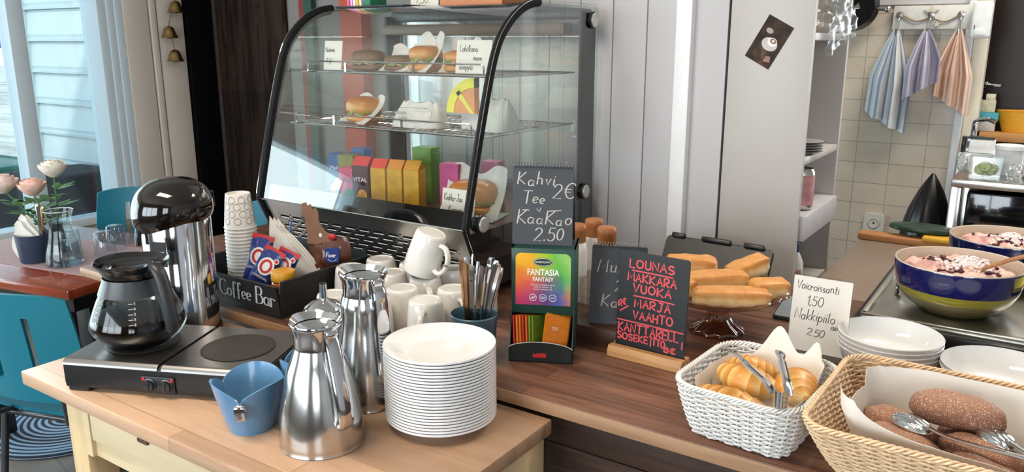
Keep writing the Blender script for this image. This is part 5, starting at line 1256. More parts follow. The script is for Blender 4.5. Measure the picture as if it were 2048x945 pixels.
# ================================================================ INSIDE AND ON TOP OF THE DISPLAY CASE
m_wrap = M('sandwich_paper', 'cfcac4', .6, var=.12, vs=40)
m_crust = tone('bun_crust', [(0, 'd9ab6c'), (.4, 'c98a45'), (.75, 'b06a30'), (1, '8f5026')], .4, bump=.25, bs=120, coat=.1)
m_rye = tone('rye_crust', [(0, '8d6a48'), (.5, '6e4c30'), (1, '553822')], .6, bump=.5, bs=200)
m_lett = M('lettuce', '6f8c3a', .5, var=.35, vs=50)
m_ham = M('ham', 'd98a74', .4, var=.12); m_egg = M('egg_slice', 'e9d9a0', .45, var=.1)
def sandwich(lb, loc, rz, crust, w_=.10, d_=.075, h_=.055, flat=False):
    t_ = thing('filled_roll', lb, 'sandwich', loc, rz, 'filled rolls in the display case')
    tp = MB(); tp.ell((0, 0, h_ * .62), (w_ / 2, d_ / 2, h_ * (.30 if flat else .42)), nu=28, nv=14, e=.75, tn=lambda u: .35 + .5 * max(0, u.z)); tp.build('top_half', crust, t_, ang=80)
    bt_ = MB(); bt_.ell((0, 0, h_ * .17), (w_ / 2 * .97, d_ / 2 * .97, h_ * .18), nu=28, nv=10, e=.6, tn=lambda u: .4); bt_.build('bottom_half', crust, t_, ang=80)
    for nm_, mt, z, r in (('lettuce_leaf', m_lett, .42, 1.05), ('ham_slice', m_ham, .35, .98), ('egg_slice', m_egg, .48, .9)):
        b = MB(); b.sheet(lambda u, v: (w_ / 2 * r * v * math.cos(2 * PI * u), d_ / 2 * r * v * math.sin(2 * PI * u), h_ * z + .0045 * v * math.sin(2 * PI * u * (9 if nm_[0] == 'l' else 3))), 48, 6, th=.004, wrap=True); b.build(nm_, mt, t_, ang=70)
    return t_
def wrapper(t_, w_, h_, back=True):
    b = MB(); b.sheet(lambda u, v: (w_ * (u - .5) * 1.1, .03 + .010 * math.sin(5 * u) - .07 * (1 - v) * (1 - v), .001 + h_ * v * (1 + .12 * math.sin(9 * u))), 16, 10, th=.0008); b.build('paper_wrap', m_wrap, t_, ang=60)
s1z, s2z = 1.4515, 1.3175
for lb, x, y, rz, cr, fl2, w_, h_ in (('dark rye roll with salmon at the left of the top shelf', -1.540, 1.60, 6, m_rye, False, .098, .052), ('flat rye sandwich in paper in the middle of the top shelf', -1.442, 1.62, 4, m_rye, True, .088, .045), ('tall toast sandwich with egg and lettuce on the top shelf', -1.350, 1.61, -6, m_crust, True, .085, .072), ('toast sandwich with lettuce at the right of the top shelf', -1.255, 1.635, 5, m_crust, True, .085, .06)):
    t_ = sandwich(lb, (x, y, s1z), R(rz), cr, w_, .08, h_, fl2)
    if w_ < .095: wrapper(t_, w_, h_ + .018)
t_ = sandwich('round bread roll in white paper on the middle shelf', (-1.53, 1.565, s2z), R(-15), m_crust, .105, .085, .066); wrapper(t_, .13, .066)
def bagpack(name, lb, loc, rz, w_, d_, h_, txt):
    t_ = thing(name, lb, 'paper bag', loc, rz)
    b = MB(); b.sheet(lambda u, v: (w_ / 2 * math.copysign(abs(math.cos(2 * PI * u)) ** .6, math.cos(2 * PI * u)) * (1 - .35 * v ** 2), d_ / 2 * math.copysign(abs(math.sin(2 * PI * u)) ** .6, math.sin(2 * PI * u)) * (1 - .9 * v ** 1.5), h_ * v + .003 * math.sin(u * 40) * v), 48, 10, wrap=True); b.lathe([(0, .001), (w_ * .4, .001)], 24, sy=d_ / w_); b.build('bag', m_wrap, t_, ang=70)
    if txt:
        F_ = frame((0, -d_ / 2 * .93 - .002, h_ * .3), (1, 0, 0), (0, d_ * .35, h_))
        b = MB(); write(b, txt[0], -w_ * .36, .016, .012, .0012, F_, slant=.2, sx=.75); write(b, txt[1], -w_ * .25, .002, .010, .0012, F_, slant=.2, sx=.75); b.tube([F_ @ V((x, y, .001)) for x, y in ((-w_ * .42, -.004), (w_ * .4, -.004), (w_ * .4, .022), (w_ * .3, .033), (-w_ * .3, .033), (-w_ * .42, .022))], .0005, 4, closed=True); b.build('print', M('bag_print', '55504c', .6), t_)
    return t_
bagpack('paper_bag', 'printed white paper sandwich bag on the middle shelf', (-1.335, 1.565, s2z), R(4), .15, .09, .062, ('Suussa', 'sulava'))
bagpack('paper_bag', 'paper wrapped roll at the right end of the middle shelf', (-1.12, 1.60, s2z), R(-8), .10, .10, .075, None)
yb = thing('cake_box', 'yellow and orange quarter-round card box on the middle shelf', 'cake box', (-1.165, 1.585, s2z + .04))
b = MB(); b.prism([(0, 0)] + arc((0, 0), .085, 90, 180, 10), 0, .02, frame((0, 0, 0), (1, 0, 0), (0, 0, 1))); b.build('box_body', M('box_orange', 'd98a4a', .5), yb)
b = MB(); b.prism(arc((0, 0), .085, 90, 180, 10) + arc((0, 0), .062, 180, 90, 10), -.001, 0.0215, frame((0, 0, 0), (1, 0, 0), (0, 0, 1))); b.prism([(-.012, .0), (.0, .0), (-.045, .055), (-.055, .048)], .02, .0215, frame((0, 0, 0), (1, 0, 0), (0, 0, 1))); b.build('yellow_band', M('box_yellow', 'd8cf2e', .5), yb)
b = MB(); b.box((-.03, .01, -.02), (.05, .02, .04)); b.build('support', m_wrap, yb)
# drink cartons on the deck
def carton(lb, x, y, rz, w_, d_, h_, front, side, txt, tcol='f2f2ee', cap=None, acc=None):
    t_ = thing('juice_carton', lb, 'carton', (x, y, 1.1005), R(rz), 'drink cartons in the display case')
    b = MB(); b.box((0, 0, h_ / 2), (w_, d_, h_), .0015); b.build('carton_body', M('carton_' + side, side, .4, var=.1, vs=40), t_)
    b = MB(); b.box((0, -d_ / 2 - .0004, h_ / 2), (w_ * .98, .0006, h_ * .98)); fp = b.build('front_print', M('carton_' + front, front, .35, var=.25, vs=35), t_)
    F_ = frame((0, -d_ / 2 - .001, h_ * .62), (1, 0, 0), (0, 0, 1))
    if txt: btext('lettering', txt, w_ * .34, F_, M('ink_' + tcol, tcol, .5), fp)
    if acc:
        b = MB(); b.ell((w_ * .1, -h_ * .32, 0), (w_ * .3, h_ * .14, .0008), X=F_, nu=16, nv=8); b.ell((-w_ * .2, -h_ * .42, 0), (w_ * .2, h_ * .1, .0008), X=F_, nu=16, nv=8); b.build('fruit_print', M('fruit_' + acc, acc, .45, var=.3, vs=80), fp)
    if cap:
        b = MB(); b.add([(-w_ / 2, -d_ / 2, h_), (w_ / 2, -d_ / 2, h_), (w_ / 2, d_ / 2, h_), (-w_ / 2, d_ / 2, h_), (-w_ / 2, 0, h_ + .022), (w_ / 2, 0, h_ + .022)], [(0, 1, 5, 4), (1, 2, 5), (2, 3, 4, 5), (3, 0, 4)]); b.build('gable_top', M('carton_' + cap, cap, .4, var=.1), t_, flatsh=True)
    return t_
carton('dark fruit drink carton lettered VITAL at the front of the case deck', -1.493, 1.515, 14, .048, .042, .112, '4a2430', '55303c', 'VITAL', cap='c8383c', acc='d9a02a')
for i, wh_ in enumerate(('right behind the front one', 'third in its row', 'at the back of its row')): carton('yellow sided fruit drink carton with red top, ' + wh_, -1.442 + i * .046, 1.528 + i * .012, 14, .043, .042, .108, 'c99a2a', 'cf9f2c', None, cap=('d04a3c', 'd0883c', 'c99030')[i])
carton('pink drink carton with a green plant left of the dark carton', -1.555, 1.53, 12, .05, .04, .098, 'cc4f78', 'b04468', 'Marja', tcol='2c6a4a', acc='3c7a4a')
carton('olive drink carton behind the pink one', -1.60, 1.57, 12, .05, .04, .125, '7c8040', '6a6f3c', None, acc='c98aa0')
carton('blue drink carton at the left end of the case deck', -1.668, 1.60, 12, .05, .045, .120, '2f5f9a', '2a5088', 'Mehu', acc='e0b030')
carton('second blue drink carton at the left of the case deck', -1.640, 1.66, 12, .045, .045, .13, '3a6aa8', '2a5088', None, acc='d98a3c')
carton('green drink carton at the back middle of the case deck', -1.40, 1.66, 6, .06, .045, .15, '6f9a4a', '5f8a40', None)
carton('magenta drink carton right of the yellow row', -1.262, 1.60, 8, .055, .042, .125, 'b8487e', 'a84474', None, tcol='f2d8e4')
carton('tall magenta drink carton behind the bagged rolls', -1.22, 1.72, 8, .05, .042, .12, 'c05a8c', 'a84474', None)
t_ = sandwich('filled roll on a white tray behind the Kinkku card', (-1.175, 1.572, 1.106), R(12), m_crust, .13, .09, .085); wrapper(t_, .15, .11)
b = MB(); b.b2((-.075, -.055, -.005), (.075, .05, .0), .002); b.build('foam_tray', m_china, t_)
# hand-lettered price cards in the case
def card(lb, loc, w_, h_, lines, rz=0, lean=8):
    t_ = thing('price_card', lb, 'sign', loc, R(rz))
    F_ = frame((-w_ / 2, 0, 0), (1, 0, 0), (0, math.sin(R(lean)), math.cos(R(lean))))
    b = MB(); b.prism([(0, 0), (w_, 0), (w_, h_), (0, h_)], -.0008, 0, F_); b.b2((-w_ / 2, 0, 0), (w_ / 2, .03, .0012)); b.build('card', M('cream_paper'), t_)
    b = MB()
    for s_, x, y, hh, sx_ in lines: write(b, s_, x * w_, y * h_, hh, .0014, F_, slant=.15, jit=.05, sx=sx_, track=.14)
    b.build('lettering', M('marker_ink'), t_)
    return t_
card('price card lettered Kinkku-Juusto standing on the case deck', (-1.155, 1.475, 1.1005), .098, .085, [('Kinkku-Juu', .06, .66, .016, .62), ('Kananmu', .22, .34, .016, .62)])
card('price card lettered Mustaruis at the left of the top shelf', (-1.665, 1.585, s1z), .068, .078, [('Mustaruis', .06, .62, .013, .6), ('2.-kpl', .12, .25, .012, .7)])
card('price card lettered Lohi/kana at the right of the top shelf', (-1.185, 1.585, s1z), .105, .080, [('Lohi/kana', .10, .66, .015, .75), ('muna', .50, .40, .013, .8), ('sämpylä', .10, .12, .015, .75)])
# things on top of the case
tz = 1.6185
card('white price card lettered 7,50 on top of the display case', (-1.512, 1.80, tz), .10, .11, [('7,50.-', .18, .12, .026, .8)], lean=4)
bb_ = thing('storage_box', 'slate blue box on top of the display case behind the price card', 'box', (-1.425, 1.835, tz), 0)
b = MB(); b.box((0, 0, .05), (.075, .06, .10), .002); b.build('box_body', M('slate_blue_card', '3f4468', .6), bb_)
wbd = thing('serving_board', 'wooden serving board leaning on top of the display case', 'board', (-1.29, 1.80, tz))
b = MB(); b.prism(rrect(.20, .02, .006, 4, 0, .01), -.08, .08, axis='y'); b.build('board', wood('orange_board', ['9a5a34', 'b8744a', 'a8653c'], 0, .45), wbd)
bk = thing('menu_folder', 'black folder lying on the wooden serving board on the case', 'folder', (-1.29, 1.80, tz + .0202))
b = MB(); b.box((0, 0, .03), (.19, .14, .06), .003); b.build('folder_body', m_black, bk)
for i, (cx, nm_) in enumerate((('d95a96', 'pink'), ('e8a4c4', 'pale pink'), ('f0e8ea', 'white'), ('d9b030', 'yellow'), ('e8d8c8', 'cream'), ('1f6a4a', 'green'))):
    b = MB(); ww = .008 if i < 5 else .034; b.box((0, 0, .045), (ww, .06, .09), .001)
    o = b.build('leaflet', M('leaflet_' + nm_.replace(' ', '_'), cx, .5, var=.2, vs=60)); o.location = (-1.695 + i * .0115 + (.012 if i == 5 else 0), 1.72, 1.6238); o.rotation_euler = (0, 0, R(-6))
    tag(o, nm_ + ' leaflet standing in the row on top of the display case', 'leaflet', 'leaflets on top of the display case')
# ================================================================ DINING AREA
m_red = wood('mahogany_top', ['6e2c1c', '8f4028', '7d3622', '9c4a30'], 0, .18, sc=.7, coat=.5)
dt_ = thing('dining_table', 'reddish varnished wooden dining table by the street window', 'table', (-3.0, 1.5, 0), R(10.6))
# table frame: near right corner at (-2.578, 1.247), long side towards the window
iv = lambda x, y: (x, y)
TL, TD = .86, .68; cx_, cy_ = -2.578 + 3.0, 1.247 - 1.5
Rm = rotz(-R(10.6)); cr = Rm @ V((cx_, cy_, 0)); X1, Y0 = cr.x, cr.y
MB().b2((X1 - TL, Y0, .705), (X1, Y0 + TD, .74), .006).build('tabletop', m_red, dt_)
MB().b2((X1 - TL + .06, Y0 + .06, .64), (X1 - .06, Y0 + TD - .06, .705)).build('apron', m_black, dt_)
for x in (X1 - TL + .12, X1 - .15):
    for y in (Y0 + .13, Y0 + TD - .20): MB().b2((x, y, .0115), (x + .07, y + .07, .705), .006).build('leg', m_black, dt_)
t = NT('runner_cloth'); t.set(Roughness=.9); v = t.coord()
wv = t.n('TexChecker'); t.l(v, wv.inputs[0]); wv.inputs['Scale'].default_value = 260; wv.inputs[1].default_value = lin('b59a9a'); wv.inputs[2].default_value = lin('9c8488')
t.l(wv.outputs[0], t.b.inputs['Base Color'])
rn = MB().b2((X1 - TL + .02, Y0 + .14, 0), (X1 - .03, Y0 + .50, .0025)).build('table_runner', t.m); rn.location = (-3.0, 1.5, .7402); rn.rotation_euler = (0, 0, R(10.6))
tag(rn, 'dusty pink woven runner across the red dining table', 'table runner')
# chairs
m_tealp = M('teal_laminate', '0f6f84', .40, var=.04, vs=6)
m_leg = M('grey_steel_leg', '55585c', .35, .8)
def chair_meshes():
    parts = []
    def back(u, v):
        x = (u - .5) * .40 * (1 + .05 * math.sin(PI * v) - .07 * v)
        return (x, .045 * (2 * u - 1) ** 2 - .045 - .035 * v, .515 + .335 * v)
    nu, nv = 41, 25
    # one tall narrow slot each side of the middle
    def skip(i, j):
        return 5 <= j <= 18 and (13 <= i <= 14 or 26 <= i <= 27)
    b = MB(); b.sheet(lambda u, v: (lambda p: (p[0], p[1], p[2] - .018 * (2 * u - 1) ** 4 * v))(back(u, v)), nu, nv, th=.011, skip=skip); parts.append(('backrest', b, m_tealp))
    b = MB(); b.sheet(lambda u, v: ((u - .5) * .41 * (1 - .06 * v), .0 + .35 * v + .02, .445 + .012 * (2 * u - 1) ** 2 - .05 * max(0, v - .8) ** 2 * 25 * .2), 17, 17, th=.012); parts.append(('seat', b, m_tealp))
    for sx_ in (-1, 1):
        b = MB(); b.tube([(sx_ * .16, .02, .436), (sx_ * .19, -.03, .0115)], .011, 8); parts.append(('leg', b, m_leg))
        b = MB(); b.tube([(sx_ * .16, .32, .436), (sx_ * .185, .345, .0115)], .011, 8); parts.append(('leg', b, m_leg))
    for sx_ in (-1, 1):
        b = MB(); b.tube([(sx_ * .13, .06, .437), (sx_ * .13, -.03, .45), (sx_ * .13, -.035, .54)], .009, 8); parts.append(('back_bracket', b, m_leg))
    b = MB(); b.tube([(-.16, .02, .430), (-.16, .32, .430), (.16, .32, .430), (.16, .02, .430)], .010, 8, closed=True); parts.append(('seat_frame', b, m_leg))
    return parts
c0 = thing('dining_chair', 'teal chair nearest the camera at the left edge with a slotted back', 'chair', (-2.385, 1.03, 0), R(18), 'teal dining chairs')
for nme, b, mt in chair_meshes(): b.build(nme, mt, c0, ang=60)
dup(c0, (-3.53, 2.085, 0), R(224), 'teal chair at the far side of the dining table under the window')
dup(c0, (-2.725, 2.20, 0), R(190), 'teal chair behind the display case corner beside the plank wall')
# rug
t = NT('spiral_rug'); t.set(Roughness=.95)
wv = t.n('TexWave', wave_type='RINGS', rings_direction='Z'); t.l(t.coord(), wv.inputs[0]); wv.inputs['Scale'].default_value = 12.5; wv.inputs['Distortion'].default_value = .3; wv.inputs['Detail'].default_value = 1
t.l(t.ramp(wv.outputs[1], [(.45, '1c222c'), (.6, '7f9bb8')]), t.b.inputs['Base Color'])
rg = MB(); rg.lathe([(0, .001), (.33, .001), (.335, .005), (.33, .010)] + [(.33 - .015 * i, .010 + .0025 * (i % 2)) for i in range(1, 22)] + [(0, .011)], 72)
o = rg.build('spiral_rug', t.m, ang=70); o.location = (-3.22, 1.50, 0); tag(o, 'round dark blue and white spiral rug on the tiled floor', 'rug')
# pot with napkins and cutlery, roses, water carafe and tumblers on the table
tzz = .7428
cp = thing('cutlery_pot', 'dark navy pot of napkins and cutlery on the dining table', 'pot', (-3.03, 1.37, tzz))
MB().lathe([(0, 0), (.046, 0), (.05, .006), (.060, .105), (.057, .105), (.047, .008), (0, .008)], 40).build('pot_body', M('navy_pot', '2a3a50', .5, var=.08), cp, ang=50)
for i, (lb, dn, dx, ry, hh) in enumerate((('large white paper napkin standing in the navy pot', -.010, -.004, -10, .165), ('white paper napkin at the front left of the navy pot', -.022, -.010, -13, .145), ('white paper napkin at the back of the navy pot', .004, -.002, -8, .16))):
    b = MB(); b.sheet(lambda u, v: ((u - .5) * (.058 + .050 * math.sin(PI * min(1, v * 1.15)) - .03 * v) + .008 * v, .004 * math.sin(3 * u), hh * (v - .16 * v * abs(u - .45))), 12, 12, th=.003)
    o = b.build('paper_napkin', M('napkin_white'), ang=60); o.matrix_world = TR((-3.03 + dx * .83 - dn * .56, 1.37 + dx * .56 + dn * .83, tzz + .014), ry=R(ry), rz=R(34)); tag(o, lb, 'napkin', 'napkins in the navy pot')
for i, (kd, dx, dn, ry, br, lb) in enumerate((('table_knife', .022, .004, 4, 0, 'steel knife standing in the navy pot beside the napkin'), ('dinner_fork', .030, -.010, 8, 1, 'brown-toned fork standing at the right of the navy pot'), ('dinner_fork', .012, .022, 2, 0, 'steel fork at the back of the navy pot'))):
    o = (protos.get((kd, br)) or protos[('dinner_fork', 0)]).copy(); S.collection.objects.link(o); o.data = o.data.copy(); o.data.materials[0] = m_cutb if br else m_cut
    o.name = kd; o.location = (-3.03 + dx * .83 - dn * .56, 1.37 + dx * .56 + dn * .83, tzz + .012); o.rotation_euler = (0, R(ry), R(34)); tag(o, lb, nm[kd], 'cutlery in the navy pot')
wc = thing('water_carafe', 'glass water carafe on the pink runner of the dining table', 'carafe', (-2.895, 1.405, tzz))
MB().lathe([(p[0], p[1]) for p in spline([(0, .003, 0), (.05, .0, 0), (.061, .006, 0), (.062, .02, 0), (.055, .06, 0), (.044, .10, 0), (.037, .135, 0), (.039, .165, 0), (.0475, .20, 0)], 4)], 48).build('glass_body', glass('carafe_glass', 'f2f7f8', 1.0, base=.0), wc, ang=80)
MB().lathe([(0, .006), (.055, .006), (.0585, .02), (.052, .06), (.046, .084), (0, .084)], 40).build('water', glass('water', 'e2ecf0', 1.0, base=.02, rough=.05), wc, ang=50)
b = MB(); b.tube([(.0478 * math.cos(2 * PI * k / 40), .0478 * math.sin(2 * PI * k / 40), .2) for k in range(40)], .0016, 6, closed=True); b.build('rim', M('rim_glass', 'd5dde2', .08), wc)
tm = None
for lb, x, y in (('upturned glass tumbler left of the water carafe', -3.03, 1.50), ('upturned glass tumbler right behind the water carafe', -2.90, 1.56), ('upturned glass tumbler furthest behind the carafe', -2.96, 1.64)):
    if tm is None:
        tm = MB().lathe([(.038, 0), (.0385, .002), (.032, .088), (.028, .0915), (0, .09)], 40, wob=lambda a, j: 1 + .012 * math.cos(12 * a)).build('tumbler', glass('tumbler_glass', 'eef5f8', 1.4, base=.02), ang=60); o = tm
    else: o = dup(tm, (0, 0, 0))
    o.location = (x, y, tzz); tag(o, lb, 'tumbler', 'tumblers on the dining table')
vs_ = thing('rose_vase', 'dark glass vase of roses behind the navy pot on the dining table', 'vase', (-3.10, 1.49, tzz))
MB().lathe([(0, 0), (.028, 0), (.032, .01), (.026, .07), (.022, .10), (.025, .112)], 36).build('vase_body', glass('vase_glass', '8a9a94', 1.4, base=.06), vs_, ang=60)
m_st = M('rose_leaf', '4d7a3a', .45, var=.3, vs=40)
def rose(lb, base, head, col, r_):
    t_ = thing('rose', lb, 'rose', base, 0, 'roses on the dining table'); hv = V(head) - V(base)
    b = MB(); pts = spline([(0, 0, 0), tuple(hv * .5 + V((.006, 0, 0))), tuple(hv)], 5); b.tube(pts, .0028, 6); b.build('stem', m_st, t_)
    b = MB(); rng = random.Random(hash(lb) % 97 if False else len(lb))
    for ring_, (n_, rr, hh, op) in enumerate(((3, .34, 1.12, .0), (4, .56, 1.12, .05), (5, .78, 1.05, .14), (6, .98, .92, .34))):
        for k in range(n_):
            a0 = 2 * PI * k / n_ + ring_ * .6 + rng.random() * .3; wd = 2 * PI / n_ * .75
            b.sheet(lambda u, v: (lambda a, q: (hv.x + r_ * q * math.cos(a), hv.y + r_ * q * math.sin(a), hv.z + r_ * (1.35 * hh * v - .35 * op * v ** 5) - .25 * r_))(a0 + (u - .5) * 2 * wd * (1 - .45 * v ** 4), rr * (.12 + .98 * math.sin(PI * (.06 + .56 * v))) * (1 + op * .5 * v ** 5)), 9, 7, th=.001)
    b.build('bloom', M('rose_' + col, col, .6, var=.18, vs=60), t_, ang=70)
    b = MB()
    for k, f in enumerate((.30, .4, .5, .58, .66, .76)):
        p = hv * f; a = k * 2.3 + len(lb)
        for s_ in (-1, 0, 1):
            d = V((math.cos(a + s_ * .8), math.sin(a + s_ * .8), .25)); c_ = p + d * (.038 + .012 * (s_ == 0)); e2 = V((-d.y, d.x, 0))
            b.add([p + d * .008, c_ + e2 * .019, c_ + d * .036, c_ - e2 * .019, c_ + V((0, 0, .005))], [(0, 4, 1), (1, 4, 2), (2, 4, 3), (3, 4, 0)], None)
    b.build('leaves', m_st, t_)
rose('pale pink rose at the left edge of the bunch', (-3.108, 1.484, tzz + .05), (-3.215, 1.375, tzz + .245), 'f2d4cc', .046)
rose('salmon pink rose in the front of the bunch', (-3.10, 1.482, tzz + .05), (-3.125, 1.435, tzz + .235), 'eec2b2', .042)
rose('cream rose standing tallest at the right of the bunch', (-3.092, 1.488, tzz + .05), (-3.085, 1.50, tzz + .300), 'f2e6d8', .042)
# wind chime of brass bells on the window casing
wcm = thing('bell_chain', 'hanging chain of three brass bells on the cream window casing', 'bells', (-4.74, 3.14, 1.40))
m_brass = M('brass', 'b59a6a', .25, 1, var=.12, vs=30)
for i, (y, z) in enumerate(((3.165, 1.70), (3.105, 1.545), (3.13, 1.40))):
    b = MB(); b.lathe([(.05, 0), (.052, .003), (.046, .012), (.036, .04), (.028, .062), (.014, .072), (0, .075)], 32, Matrix.Translation((-4.70, y, z))); b.lathe([(.048, .001), (.042, .012), (.032, .04), (0, .066)], 32, Matrix.Translation((-4.70, y, z))); b.ell((-4.70, y, z + .004), (.010, .010, .010)); b.build('bell', m_brass, wcm, world=True, ang=50)
b = MB(); b.tube([(-4.70, 3.145, 2.2), (-4.70, 3.165, 1.775), (-4.70, 3.13, 1.70), (-4.70, 3.105, 1.62), (-4.70, 3.12, 1.54), (-4.70, 3.13, 1.475)], .004, 6); b.tube([(-4.775, 3.145, 2.2), (-4.70, 3.145, 2.2)], .005, 6); b.build('cord', M('twine', '8a7458', .8), wcm, world=True)
# ================================================================ KITCHEN BEHIND THE COUNTER
m_wm = M('white_melamine', 'b9b3ae', .4, var=.02, vs=3)
cbn = thing('tall_cabinet', 'tall white kitchen cabinet with open end shelves and a postcard on its side', 'cabinet', (-.60, 2.2, 0))
xl, xr, ya, yb_ = -.70, -.498, 2.012, 2.40
b = MB(); b.b2((xl, ya, .02), (xr, ya + .018, 2.6), .001); b.build('side_panel', m_wm, cbn, world=True)
b = MB(); b.b2((xl, yb_ - .018, .02), (xr, yb_, 2.6), .001); b.build('side_panel', m_wm, cbn, world=True)
b = MB(); b.b2((xl, ya, .0), (xl + .01, yb_, 2.6)); b.build('back_panel', m_wm, cbn, world=True)
for z in (.45, .86, 1.228, 1.53): b = MB(); b.b2((xl + .01, ya + .018, z), (xr - .002, yb_ - .018, z + .018), .001); b.build('shelf', m_wm, cbn, world=True)
b = MB(); b.b2((xl + .03, ya + .024, 1.035), (xr + .012, yb_ - .022, 1.10), .002); b.build('drawer', M('drawer_grey', 'bdb9bd', .4), cbn, world=True)
# things on the shelves
pl0 = None
for i in range(5):
    if pl0 is None:
        pl0 = MB().lathe([(0, 0), (.032, 0), (.045, .005), (.050, .007), (.048, .008), (0, .003)], 36).build('saucer', M('grey_china', '9c9a98', .25), ang=50); o = pl0
    else: o = dup(pl0, (0, 0, 0))
    o.location = (-.530, 2.13, 1.2465 + (4 - i) * .0065); tag(o, nth(i, 'saucer in the small stack on the cabinet shelf'), 'saucer', 'saucers on the cabinet shelf')
cn = thing('drinks_can', 'pink and silver can on the lower cabinet shelf', 'can', (-.525, 2.13, 1.1005))
MB().lathe([(0, 0), (.026, 0), (.031, .006), (.031, .098), (.027, .106), (.026, .108), (.024, .105), (0, .105)], 32).build('can_body', m_steel, cn, ang=40)
b = MB(); b.sheet(lambda u, v: (.0315 * math.cos(2 * PI * u), .0315 * math.sin(2 * PI * u), .014 + .078 * v), 32, 2, wrap=True); b.build('label', M('can_pink', 'c08a8a', .4, var=.25, vs=40), cn)
bt2 = thing('cleaner_bottle', 'white bottle with a dark blue cap on the bottom cabinet shelf', 'bottle', (-.530, 2.13, .8785))
MB().lathe([(0, 0), (.024, 0), (.026, .004), (.026, .075), (.018, .095), (.012, .105), (0, .105)], 32).build('bottle_body', M('bottle_white'), bt2, ang=50)
MB().lathe([(.0125, .104), (.013, .106), (.013, .128), (.011, .131), (0, .131)], 24).build('cap', M('navy_cap', '1e3a6a', .4), bt2)
b = MB(); b.sheet(lambda u, v: (.0264 * math.cos(R(-120 + 100 * u)), .0264 * math.sin(R(-120 + 100 * u)), .015 + .045 * v), 10, 2); b.build('label', M('label_redwhite', 'd9a09a', .5, var=.3, vs=60), bt2)
pb = thing('plastic_bag', 'crumpled clear plastic bag on top of the open shelf', 'plastic bags', (-.53, 2.13, 1.562))
b = MB(); b.ell((.0, .055, .075), (.065, .075, .070), nu=48, nv=28, disp=lambda u: 1 + .22 * mnoise.noise(u * 2.6) + .12 * mnoise.noise(u * 7)); b.build('bag', glass('plastic_film', 'f2f4f4', 2.0, rough=.3, base=.12), pb, ang=25)
b = MB(); b.sheet(lambda u, v: (.045 + .035 * u + .012 * mnoise.noise(V((u * 5, v * 5, 0))), -.03 + .13 * u, .06 - .13 * v * (1 - .4 * u) + .012 * mnoise.noise(V((u * 6, v * 6, 4)))), 20, 16, th=.0006); b.build('loose_film', MATS['plastic_film'], pb, ang=25)
o = MB().box((0, 0, .04), (.06, .05, .08), .006).build('bread_pack', M('bread_tan', 'd2b48c', .6, var=.1)); o.location = (-.56, 2.075, 1.549); tag(o, 'tan bread pack beside the clear plastic bag on top of the open shelf', 'bread')
# postcard with a coffee cup photograph
pcd = thing('postcard', 'tilted dark postcard of a coffee cup stuck on the white cabinet side', 'postcard', (-.602, 2.0115, 1.526))
tlt = R(-29); Fp_ = frame((0, 0, 0), (math.cos(tlt), 0, math.sin(tlt)), (-math.sin(tlt), 0, math.cos(tlt)))
b = MB(); b.prism([(-.0375, -.061), (.0375, -.061), (.0375, .061), (-.0375, .061)], 0, .0006, Fp_ @ Matrix.Scale(.92, 4)); 
t = NT('postcard_photo'); t.set(Roughness=.55, Specular_IOR_Level=.2); t.l(t.ramp(t.noise(t.coord(), 28, 3), [(.3, '17120f'), (.5, '33261f'), (.62, '4a3428'), (.75, '8a6a52')]), t.b.inputs['Base Color']); b.build('photo', t.m, pcd)
Fq_ = Fp_ @ Matrix.Scale(.92, 4)
for nm_, c_, r_, z, colr in (('saucer_print', (.004, -.004), (.022, .017), .0008, 'b9b2ac'), ('cup_print', (.008, .004), (.013, .011), .0012, 'e6e2dc'), ('coffee_print', (.009, .007), (.009, .0065), .0016, '7a4a2c'), ('foam_print', (.009, .0075), (.004, .003), .0019, 'e0cdb4'), ('plate_print', (-.014, .026), (.010, .007), .0008, '9a8a80')):
    b = MB(); b.prism([(c_[0] + r_[0] * math.cos(2 * PI * k / 24), c_[1] + r_[1] * math.sin(2 * PI * k / 24)) for k in range(24)], 0, z, Fq_); b.build(nm_, M('pc_' + nm_, colr, .4), pcd)
b = MB(); b.prism([(.012, -.05), (.030, -.044), (.024, -.030), (.012, -.034)], 0, .0009, Fq_); b.build('leaf_print', M('pc_leaf', '8a5a3a', .4), pcd)
# round black pan hanging on the wall
pn = thing('hanging_pan', 'round black pan hanging on the kitchen wall left of the hook rack', 'pan', (-.690, 3.385, 1.655))
b = MB(); b.lathe([(0, .03), (.070, .03), (.076, .028), (.088, .0), (.091, .001), (.079, .033), (0, .036)], 48, TR((0, -.035, 0), rx=R(90) * 1)); b.build('pan_body', M('pan_black', '0b0b0d', .12, coat=.4), pn, ang=50)
b = MB(); b.tube([(.085, -.04, -.01), (.112, -.04, -.012)], .008, 8); b.ell((.12, -.04, -.012), (.013, .009, .013)); b.build('handle', m_steel, pn)
# hook rack
hr = thing('hook_rack', 'white wooden hook rack with starfish and rope on the tiled wall', 'hook rack', (-.425, 3.39, 1.612))
b = MB(); b.box((0, -.012, 0), (.255, .020, .085), .003); b.box((0, -.006, .03), (.255, .008, .02), .002); b.build('back_board', M('rack_white', 'd5d3ce', .5), hr)
for x in (-.105, .0, .098):
    b = MB(); b.tube([(x, -.022, .0), (x, -.04, -.01), (x, -.045, -.045), (x, -.06, -.055), (x, -.068, -.04)], .004, 8); b.lathe([(0, 0), (.013, 0), (.012, .008), (0, .01)], 16, TR((x, -.022, .01), rx=R(90))); b.build('hook', m_steel, hr)
b = MB()
for cx, cz, rr in ((0, .02, .026), (.022, -.025, .014)):
    pts = [(cx + rr * (1 if k % 2 == 0 else .42) * math.sin(PI * k / 5), cz + rr * (1 if k % 2 == 0 else .42) * math.cos(PI * k / 5)) for k in range(10)]; b.prism(pts, -.030, -.023, axis='y')
b.build('starfish', M('starfish', 'cfc8ba', .7), hr)
